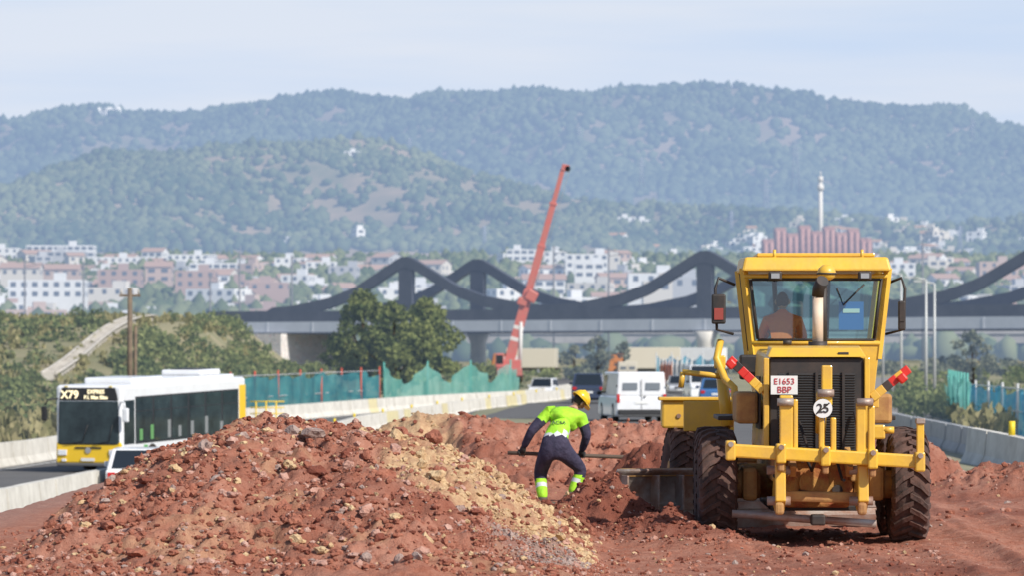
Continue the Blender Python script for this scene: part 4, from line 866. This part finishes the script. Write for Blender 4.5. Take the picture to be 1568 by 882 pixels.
for xx in(-.45,.62): box('work_light',(cx+xx-.05,CB0-.27,3.10),(.16,.1,.11),GBK,gr,None,.02); box('work_light_lens',(cx+xx-.05,CB0-.325,3.10),(.10,.012,.06),M('lamp_lens_dim',(.3,.31,.32),.15,coat=1),gr,None,0)
cyl('roof_tab_l',(cx-.5,CB0-.1,3.3),(cx-.5,CB0-.1,3.42),.02,YG,gr,8); cyl('roof_tab_r',(cx+.55,CB0-.1,3.3),(cx+.55,CB0-.1,3.42),.02,YG,gr,8)
box('seat_back',(-.14,3.0,2.10),(.30,.06,.28),GBK,gr,(-.1,0,0),.02); box('seat_base',(-.1,3.1,2.0),(.5,.5,.14),GBK,gr,None,.05)
cyl('steering_column',(-.1,3.55,1.9),(-.1,3.45,2.4),.05,GBK,gr,8); sweep('steering_wheel',[(-.1+.2*math.cos(a),3.45,2.42+.16*math.sin(a)) for a in np.linspace(0,6.28,18)],.018,GBK,gr,6)
box('notice_blue',(.60,CB0+.04,2.62),(.30,.01,.34),M('notice_blue',(.05,.18,.5),.6),gr,None,0); box('notice_text',(.60,CB0+.03,2.68),(.2,.004,.05),WH,gr,None,0)
box('dashboard',(.17,3.62,2.20),(1.3,.2,.3),GBK,gr,None,.04)
box('air_con_black_box',(-.5,2.2,2.0),(.5,.2,.3),GBK,gr,None,.03)
sweep('rear_wiper',[(.75,CB0-.06,3.0),(.5,CB0-.06,2.75),(.42,CB0-.06,2.95)],.012,GBK,gr,6)
for s,xx in((-1,-.92),(1,1.12)):
    sweep('mirror_arm',[(xx-s*.12,CB0+.1,3.0),(xx+s*.08,CB0,3.08),(xx+s*.12,CB0-.05,2.95),(xx+s*.1,CB0-.05,2.45),(xx-s*.1,CB0+.1,2.4)],.018,GBK,gr,6)
    box('mirror_head',(xx+s*.08,CB0-.08,2.70 if s<0 else 2.62),(.17 if s<0 else .09,.07,.36),GBK,gr,None,.03)
    box('mirror_lens',(xx+s*.08,CB0-.12,2.64 if s<0 else 2.62),(.11 if s<0 else .06,.012,.14),M('mirror_tint',(.40,.08,.06),.2,metal=.4) if s<0 else GBK,gr,None,0)
sweep('access_rail',[(-.97,2.4,2.32),(-1.02,2.3,2.1),(-.92,2.2,1.85),(-.82,2.0,1.75),(-.80,1.9,1.45)],.045,YG,gr,10); box('rail_bracket',(-.98,2.35,2.06),(.14,.1,.16),YG,gr,None,.02)
cyl('hand_bar',(-1.42,2.7,1.94),(-.90,2.6,1.88),.035,YG,gr,8); cyl('hand_bar_drop',(-1.42,2.7,1.94),(-1.44,2.7,1.75),.035,YG,gr,8)
def bar(nm,p0,p1,w,mats_):
    p0=Vector(p0);p1=Vector(p1); n=len(mats_)
    for i,m in enumerate(mats_): 
        a=p0.lerp(p1,i/n);b=p0.lerp(p1,(i+1)/n); t=(b-a); ang=math.atan2(t.z,t.x); box(f'{nm}_{i}',tuple((a+b)/2),(t.length,.06,w),m,gr,(0,-ang,0),.006)
bar('warning_board_l',(-.98,-.8,2.10),(-.60,-.85,1.74),.10,[RW,GBK,RW,RW,YG,YG]); box('lamp_l',(-.96,-.84,2.04),(.10,.08,.10),RW,gr,(0,.8,0),.02)
bar('warning_board_r',(.62,-.85,1.66),(1.04,-.8,1.99),.10,[YG,YG,GBK,RW,YG,RW]); box('lamp_r',(.96,-.86,1.88),(.10,.08,.10),RW,gr,(0,-.7,0),.02)
cyl('bracket_l',(-.6,-.8,1.74),(-.55,-.8,1.66),.03,YG,gr,8); bx('bracket_arm_r',.55,.70,-.85,-.78,1.55,1.68,YG,gr,.01)
bx('number_plate',-.52,-.22,-1.0,-.98,1.70,1.91,WH,gr,0); RT=M('plate_red_text',(.5,.04,.05),.6); text('plate_text_1','E1653',.095,(-.37,-1.005,1.815),RT,gr); text('plate_text_2','BBP',.10,(-.37,-1.005,1.72),RT,gr)
cyl('speed_disc',(.03,-1.50,1.55),(.03,-1.53,1.55),.105,WH,gr,28); text('speed_text','25',.14,(.03,-1.535,1.505),GBK,gr,bold=.002); box('speed_slash',(.03,-1.533,1.55),(.19,.004,.014),GBK,gr,(0,-.7,0),0)
def R(nm,px0,px1,py0,py1,yl,dep,m=YG,b=.015):
    d=44+yl; x0=X(px0,d)-3.44;x1=X(px1,d)-3.44; return bx(nm,x0,x1,yl-dep/2,yl+dep/2,Zz(py1,d),Zz(py0,d),m,gr,b)
yl=-1.5; d=42.5
p0=Vector((X(1116,d)-3.44,yl,Zz(690,d))); p1=Vector((X(1418,d)-3.44,yl,Zz(708,d)))
t=p1-p0; box('ripper_beam',tuple((p0+p1)/2),(t.length,.16,.15),YG,gr,(0,-math.atan2(t.z,t.x),0),.02)
for i,px in enumerate((1123,1200,1268,1340,1412)):
    f=(px-1116)/302; c=p0.lerp(p1,f); box(f'shank_clamp_{i}',tuple(c),(.11,.24,.22),YG,gr,None,.02); cyl(f'clamp_pin_{i}',tuple(c+Vector((0,-.12,.07))),tuple(c+Vector((0,-.17,.07))),.03,STL,gr,10)
    if 0<i<4: box(f'clamp_foot_{i}',tuple(c+Vector((0,-.02,-.14))),(.07,.14,.12),YD,gr,None,.02)
for i,(px,y0,y1,wd) in enumerate(((1208,606,700,20),(1222,612,690,7),(1270,560,622,16),(1262,640,712,8),(1280,640,712,8),(1322,618,700,14),(1338,622,712,10))):
    R(f'ripper_shank_{i}',px-wd/2,px+wd/2,y0,y1,-1.42,.14)
for px in(1208,1270,1330): c=X(px,42.4)-3.44; cyl('shank_pin',(c-.09,-1.5,1.62 if px!=1270 else 1.72),(c+.09,-1.5,1.62 if px!=1270 else 1.72),.045,STL,gr,10)
cyl('lift_cylinder',(.03,-1.3,1.72),(.03,-1.1,1.28),.06,YG,gr,14); cyl('lift_rod',(.03,-1.42,1.45),(.03,-1.44,1.02),.035,CHR,gr,10)
for px,a in((1196,-1),(1322,1)):
    prism(f'linkage_arm_{a}',[(-1.45,.92),(-1.3,.98),(-.75,.62),(-.72,.46),(-1.2,.40),(-1.5,.52)],X(px-7,42.8)-3.44,X(px+9,42.8)-3.44,YG,gr,.015)
    prism(f'linkage_plate_{a}',[(-1.4,.90),(-.85,1.12),(-.7,1.0),(-1.25,.78)],X(px-20*a-5,42.9)-3.44,X(px-20*a+5,42.9)-3.44,YD,gr,.01)
    c=X(px+1,42.6)-3.44; cyl('linkage_pin',(c-.13,-1.35,.52),(c+.13,-1.35,.52),.05,STL,gr,12); cyl('linkage_pin_2',(c-.13,-1.3,.86),(c+.13,-1.3,.86),.05,STL,gr,12)
    box(f'tow_lug_{a}',(c,-1.5,.44),(.10,.12,.14),YD,gr,None,.03)
box('cross_tube',(0,-1.2,.56),(.95,.12,.12),YD,gr,(0,.02,0),.03); cyl('lower_drag_bar',(-.95,-.9,.36),(.66,-1.0,.25),.045,STL,gr,12); box('pintle',(0,-1.1,.30),(.16,.2,.12),GBK,gr,None,.02)
bx('belly_guard',-.5,.5,-.6,2.4,.38,.44,GBK,gr,.01)
for k,(a,b) in enumerate((((-.45,-.9,1.0),(-.5,-1.35,.8)),((.2,-.85,1.05),(.28,-1.3,.75)),((-.15,-.85,1.05),(-.05,-1.35,.95)),((.42,-.92,1.5),(.48,-1.3,1.05)),((-.2,-.92,1.4),(-.1,-1.35,1.1)))):
    a=Vector(a);b=Vector(b); sweep(f'hose_{k}',[a,a.lerp(b,.5)+Vector((.03,-.05,-.15)),b],.018,GBK,gr,6)
bx('post_right',1.07,1.15,-1.52,-1.42,1.0,1.42,YG,gr,.01); bx('post_right_cap',1.06,1.16,-1.54,-1.40,1.38,1.44,STL,gr,.01)
bx('post_right_inner',.62,.76,-1.0,-.92,1.2,1.36,YG,gr,.02); cyl('post_bar',(.74,-.96,1.3),(.86,-.96,1.3),.04,YG,gr,8)
bx('step_left',-.98,-.86,-.82,-.6,1.0,1.08,YG,gr,.01)
# ---------------------------------------------------------------- people
NAVY=M('navy_workwear',(.022,.020,.045),.85,col2=(.050,.042,.08),vs=8,bump=.5,bs=14); HV=M('hivis_lime',(.42,.80,.03),.75,col2=(.28,.60,.03),vs=5,bump=.5,bs=12); REF=M('reflective_tape',(.6,.62,.62),.4); GLV=M('work_glove',(.03,.03,.03),.8); SKN=M('skin',(.42,.24,.16),.6); HAT=M('helmet_yellow',(.80,.50,.02),.3,coat=.4); BOOT=M('boots',(.10,.07,.05),.8); HR=M('hair',(.03,.02,.015),.8)
HVO=M('hivis_orange',(.95,.22,.04),.75,col2=(.85,.16,.03),vs=6)
def figure(J,E,mats,zone,parent):
    names=list(J); me=bpy.data.meshes.new('skel'); me.from_pydata([J[n][0] for n in names],[(names.index(a),names.index(b)) for a,b in E],[])
    ob=bpy.data.objects.new('skel',me); sc.collection.objects.link(ob); sk=ob.modifiers.new('skin','SKIN'); sk.use_smooth_shade=True
    for i,n in enumerate(names): r=J[n][1]; me.skin_vertices[0].data[i].radius=(r,r); me.skin_vertices[0].data[i].use_root=(n=='pelvis')
    s_=ob.modifiers.new('sub','SUBSURF'); s_.levels=2; s_.render_levels=2
    dg=bpy.context.evaluated_depsgraph_get(); bme=bpy.data.meshes.new_from_object(ob.evaluated_get(dg)); bpy.data.objects.remove(ob)
    body=bpy.data.objects.new('body',bme); sc.collection.objects.link(body); body.parent=parent; bme.materials.clear()
    for m in mats: bme.materials.append(m)
    for p in bme.polygons:
        best=None; c=p.center
        for a,b in E:
            A=Vector(J[a][0]);B=Vector(J[b][0]); t=max(0,min(1,(c-A).dot(B-A)/(B-A).length_squared)); dd=(c-A.lerp(B,t)).length-(J[a][1]*(1-t)+J[b][1]*t)
            if best is None or dd<best[0]: best=(dd,a,b,t)
        p.use_smooth=True; p.material_index=zone(best[1],best[2],best[3],c.z)
    return body
def head(parent,loc,rot,helmet=True):
    hd=bpy.data.objects.new('head',None); sc.collection.objects.link(hd); hd.parent=parent; hd.location=loc; hd.rotation_euler=rot
    V,Fc=ico(3); Vh=[]
    for v in V:
        x,y,z=v; x*=.076; yy=y*.098; zz=z*.118
        if zz<-.02: k=1-.35*min(1,(-zz-.02)/.09); x*=k; yy=yy*(.9 if y>0 else .72)
        if y>.75 and abs(v[0])<.25 and -.35<z<.05: yy+=.018*(1-abs(v[0])*4)
        if y>.6 and .0<z<.18 and .15<abs(v[0])<.5: yy-=.008
        Vh.append((x,yy,zz))
    pm('face',Vh,[tuple(f) for f in Fc],SKN,hd,smooth=True)
    pm('hair',[(v[0]*1.04,v[1]*1.04-.004,v[2]*1.02) for v in Vh],[tuple(f) for f in Fc if (np.mean(V[f][:,1])<.1 or np.mean(V[f][:,2])>.55) and np.mean(V[f][:,2])>-.45],HR,hd,smooth=True)
    sweep('nose',[(0,.095,.02),(0,.112,-.015),(0,.112,-.028)],[.008,.013,.010],SKN,hd,8,True); cyl('mouth',(-.022,.088,-.055),(.022,.088,-.055),.005,M('lips',(.3,.1,.08),.5),hd,6)
    for s in(-1,1):
        sweep('ear',[(s*.078,-.005,.015),(s*.083,-.01,-.01),(s*.078,-.005,-.03)],[.013,.016,.010],SKN,hd,8,True); sweep('eye',[(s*.03-.004,.085,.012),(s*.03+.004,.085,.012)],[.011,.011],WH,hd,8,True)
        sweep('iris',[(s*.03-.001,.095,.012),(s*.03+.001,.095,.012)],[.005,.005],GBK,hd,8,True); sweep('brow',[(s*.045,.088,.033),(s*.016,.094,.035)],[.004,.004],HR,hd,6,True)
    if helmet:
        Fk=[tuple(f) for f in Fc if np.mean(V[f][:,2])>-.06]; V4=[(v[0]*.118,v[1]*.143,max(v[2],-.05)*.128+.035) for v in V]
        o=pm('helmet_shell',V4,Fk,HAT,hd,smooth=True); sm=o.modifiers.new('s','SOLIDIFY'); sm.thickness=.004
        sweep('helmet_brim',[(.124*math.cos(a),.152*math.sin(a)+(.03 if math.sin(a)>.3 else 0),.03) for a in np.linspace(0,2*math.pi,25)],.010,HAT,hd,6)
        pm('helmet_peak',[(-.10,.09,.032),(-.06,.185,.020),(0,.205,.018),(.06,.185,.020),(.10,.09,.032)],[(0,1,2,3,4)],HAT,hd)
        sweep('helmet_ridge',[(0,-.12,.09),(0,-.06,.152),(0,.03,.165),(0,.10,.125)],.012,HAT,hd,8)
wd=55.; wk=empty('worker',(X(850,wd),wd,float(earth(X(838,wd),wd))-.015)); wk.scale=(1.08,1.08,1.08)
J={'pelvis':((.0,-.06,.79),.172),'waist':((.03,.02,.95),.160),'chest':((.09,.16,1.09),.182),'upper':((.16,.30,1.21),.150),'neck':((.24,.40,1.285),.066),'headb':((.29,.46,1.34),.06),
 'lsh':((-.09,.25,1.25),.094),'lel':((-.31,.18,1.02),.068),'lwr':((-.42,.30,.79),.048),'rsh':((.36,.32,1.18),.094),'rel':((.43,.30,.95),.068),'rwr':((.36,.45,.74),.048),
 'lhip':((-.11,-.05,.75),.138),'lkn':((-.20,.18,.44),.094),'lan':((-.16,.0,.10),.070),'rhip':((.10,-.04,.75),.138),'rkn':((.36,.14,.50),.094),'ran':((.22,.08,.17),.070)}
E=[('pelvis','waist'),('waist','chest'),('chest','upper'),('upper','neck'),('neck','headb'),('upper','lsh'),('lsh','lel'),('lel','lwr'),('upper','rsh'),('rsh','rel'),('rel','rwr'),('pelvis','lhip'),('lhip','lkn'),('lkn','lan'),('pelvis','rhip'),('rhip','rkn'),('rkn','ran')]
def zone(a,b,t,z):
    if (a,b) in(('waist','chest'),('chest','upper')) or ((a,b)==('pelvis','waist') and t>.7): return 1 if not (.96<z<1.01) else 2
    if a=='upper' and b in('lsh','rsh'): return 1
    if b in('lel','rel'): return 1 if t<.42 else 0
    if (a,b)==('upper','neck'): return 1 if t<.5 else 4
    if (a,b)==('neck','headb'): return 4
    if b in('lan','ran'): return 0 if t<.25 else (2 if .42<t<.52 else 1)
    return 0
figure(J,E,[NAVY,HV,REF,GLV,SKN],zone,wk)
head(wk,(.33,.51,1.405),(-.75,.3,-.95))
for nm,(ax_,ay,az),dr in(('left',(-.16,.0,.04),(.75,.65)),('right',(.22,.08,.11),(.98,.2))):
    dv=Vector((dr[0],dr[1],0)).normalized(); a=Vector((ax_,ay,az)); sweep(f'boot_{nm}',[a-dv*.07+Vector((0,0,.02)),a+Vector((0,0,.03)),a+dv*.10+Vector((0,0,.0)),a+dv*.19+Vector((0,0,-.005))],[.045,.058,.05,.042],BOOT,wk,12,True)
    sweep(f'boot_cuff_{nm}',[a+Vector((0,0,.02)),a+Vector((0,0,.10))],[.058,.062],BOOT,wk,12)
bxp=X(850,wd)+.28; n_=260; a_=rng.uniform(0,6.28,n_); r_=.26*rng.uniform(0,1,n_)**.6
blobs('dirt_clods',np.stack([bxp+r_*np.cos(a_),wd+.1+r_*np.sin(a_),float(earth(bxp,wd))+.0+.10*(1-r_/.27)*rng.uniform(.2,.95,n_)],1),rng.uniform(.02,.055,n_),rk,np.where(rng.uniform(0,1,n_)<.6,4,0),(1,.9,.7),.3,1)
ha=Vector((-.47,.34,.715)); hb=Vector((.38,.50,.68)); dr=(hb-ha).normalized()
sweep('rake_handle',[ha-dr*.16,hb+dr*.60],.026,M('rake_wood',(.10,.07,.05),.8),wk,8); e0=hb+dr*.60
cyl('rake_head',tuple(e0+Vector((0,-.2,-.02))),tuple(e0+Vector((.06,.2,-.02))),.018,STL,wk,8)
for k in range(8): y=-.18+k*.05; cyl(f'rake_tine_{k}',tuple(e0+Vector((.03,y,-.02))),tuple(e0+Vector((.05,y,-.12))),.008,STL,wk,6)
for nm,wr,g,s in(('left',J['lwr'][0],ha+dr*.03,1),('right',J['rwr'][0],hb-dr*.02,-1)):
    wr=Vector(wr); sweep(f'palm_{nm}',[wr,wr.lerp(g,.55),g+Vector((0,0,.030))],[.040,.044,.038],GLV,wk,12,True)
    for k,ln in enumerate((.9,1.0,.95,.8)):
        c=g+dr*(-.033+k*.022); pts=[c+Vector((0,.028*ln,.025)),c+Vector((0,.040*ln,-.005)),c+Vector((0,.018,-.036*ln)),c+Vector((0,-.014,-.032))]; sweep(f'finger_{nm}_{k}',pts,[.0105,.010,.009,.008],GLV,wk,8,True)
    c=g-dr*.045*s; sweep(f'thumb_{nm}',[c+Vector((0,-.012,.04)),c+Vector((0,-.038,.015)),c+dr*.02*s+Vector((0,-.032,-.012))],[.012,.011,.009],GLV,wk,8,True)
text('vest_logo','ACSA',.075,(.05,-.045,1.11),NAVY,wk,(math.pi/2-.6,0,0),.002)
op=empty('grader_operator',(0,0,0)); op.parent=gr; op.location=(-.20,2.78,2.10)
JO={'pelvis':((0,0,.05),.15),'waist':((0,.0,.2),.14),'chest':((0,.03,.36),.165),'upper':((0,.05,.48),.12),'neck':((0,.07,.57),.055),'headb':((0,.08,.63),.05),'lsh':((-.19,.05,.46),.075),'lel':((-.27,.16,.24),.055),'lwr':((-.17,.36,.30),.04),'rsh':((.19,.05,.46),.075),'rel':((.27,.16,.24),.055),'rwr':((.17,.36,.30),.04),'lkn':((-.14,.36,.06),.08),'lan':((-.14,.5,-.3),.05),'rkn':((.14,.36,.06),.08),'ran':((.14,.5,-.3),.05)}
EO=[('pelvis','waist'),('waist','chest'),('chest','upper'),('upper','neck'),('neck','headb'),('upper','lsh'),('lsh','lel'),('lel','lwr'),('upper','rsh'),('rsh','rel'),('rel','rwr'),('pelvis','lkn'),('lkn','lan'),('pelvis','rkn'),('rkn','ran')]
figure(JO,EO,[NAVY,HVO,SKN],lambda a,b,t,z: 0 if b in('lkn','rkn','lan','ran') else (2 if b in('neck','headb') and t>.4 else 1),op)
head(op,(0,.10,.70),(-.1,0,.1),False)
for s in(-1,1):
    sweep('hand',[(s*.17,.36,.30),(s*.17,.40,.33)],[.035,.032],SKN,op,10,True)
    for k in range(4): sweep(f'finger_{k}',[(s*.17+(k-1.5)*.018,.40,.34),(s*.17+(k-1.5)*.018,.435,.345),(s*.17+(k-1.5)*.018,.43,.32)],[.009,.009,.008],SKN,op,6,True)
    sweep('thumb',[(s*.13,.38,.31),(s*.12,.41,.33)],[.010,.009],SKN,op,6,True)
print('objects',len(bpy.data.objects))
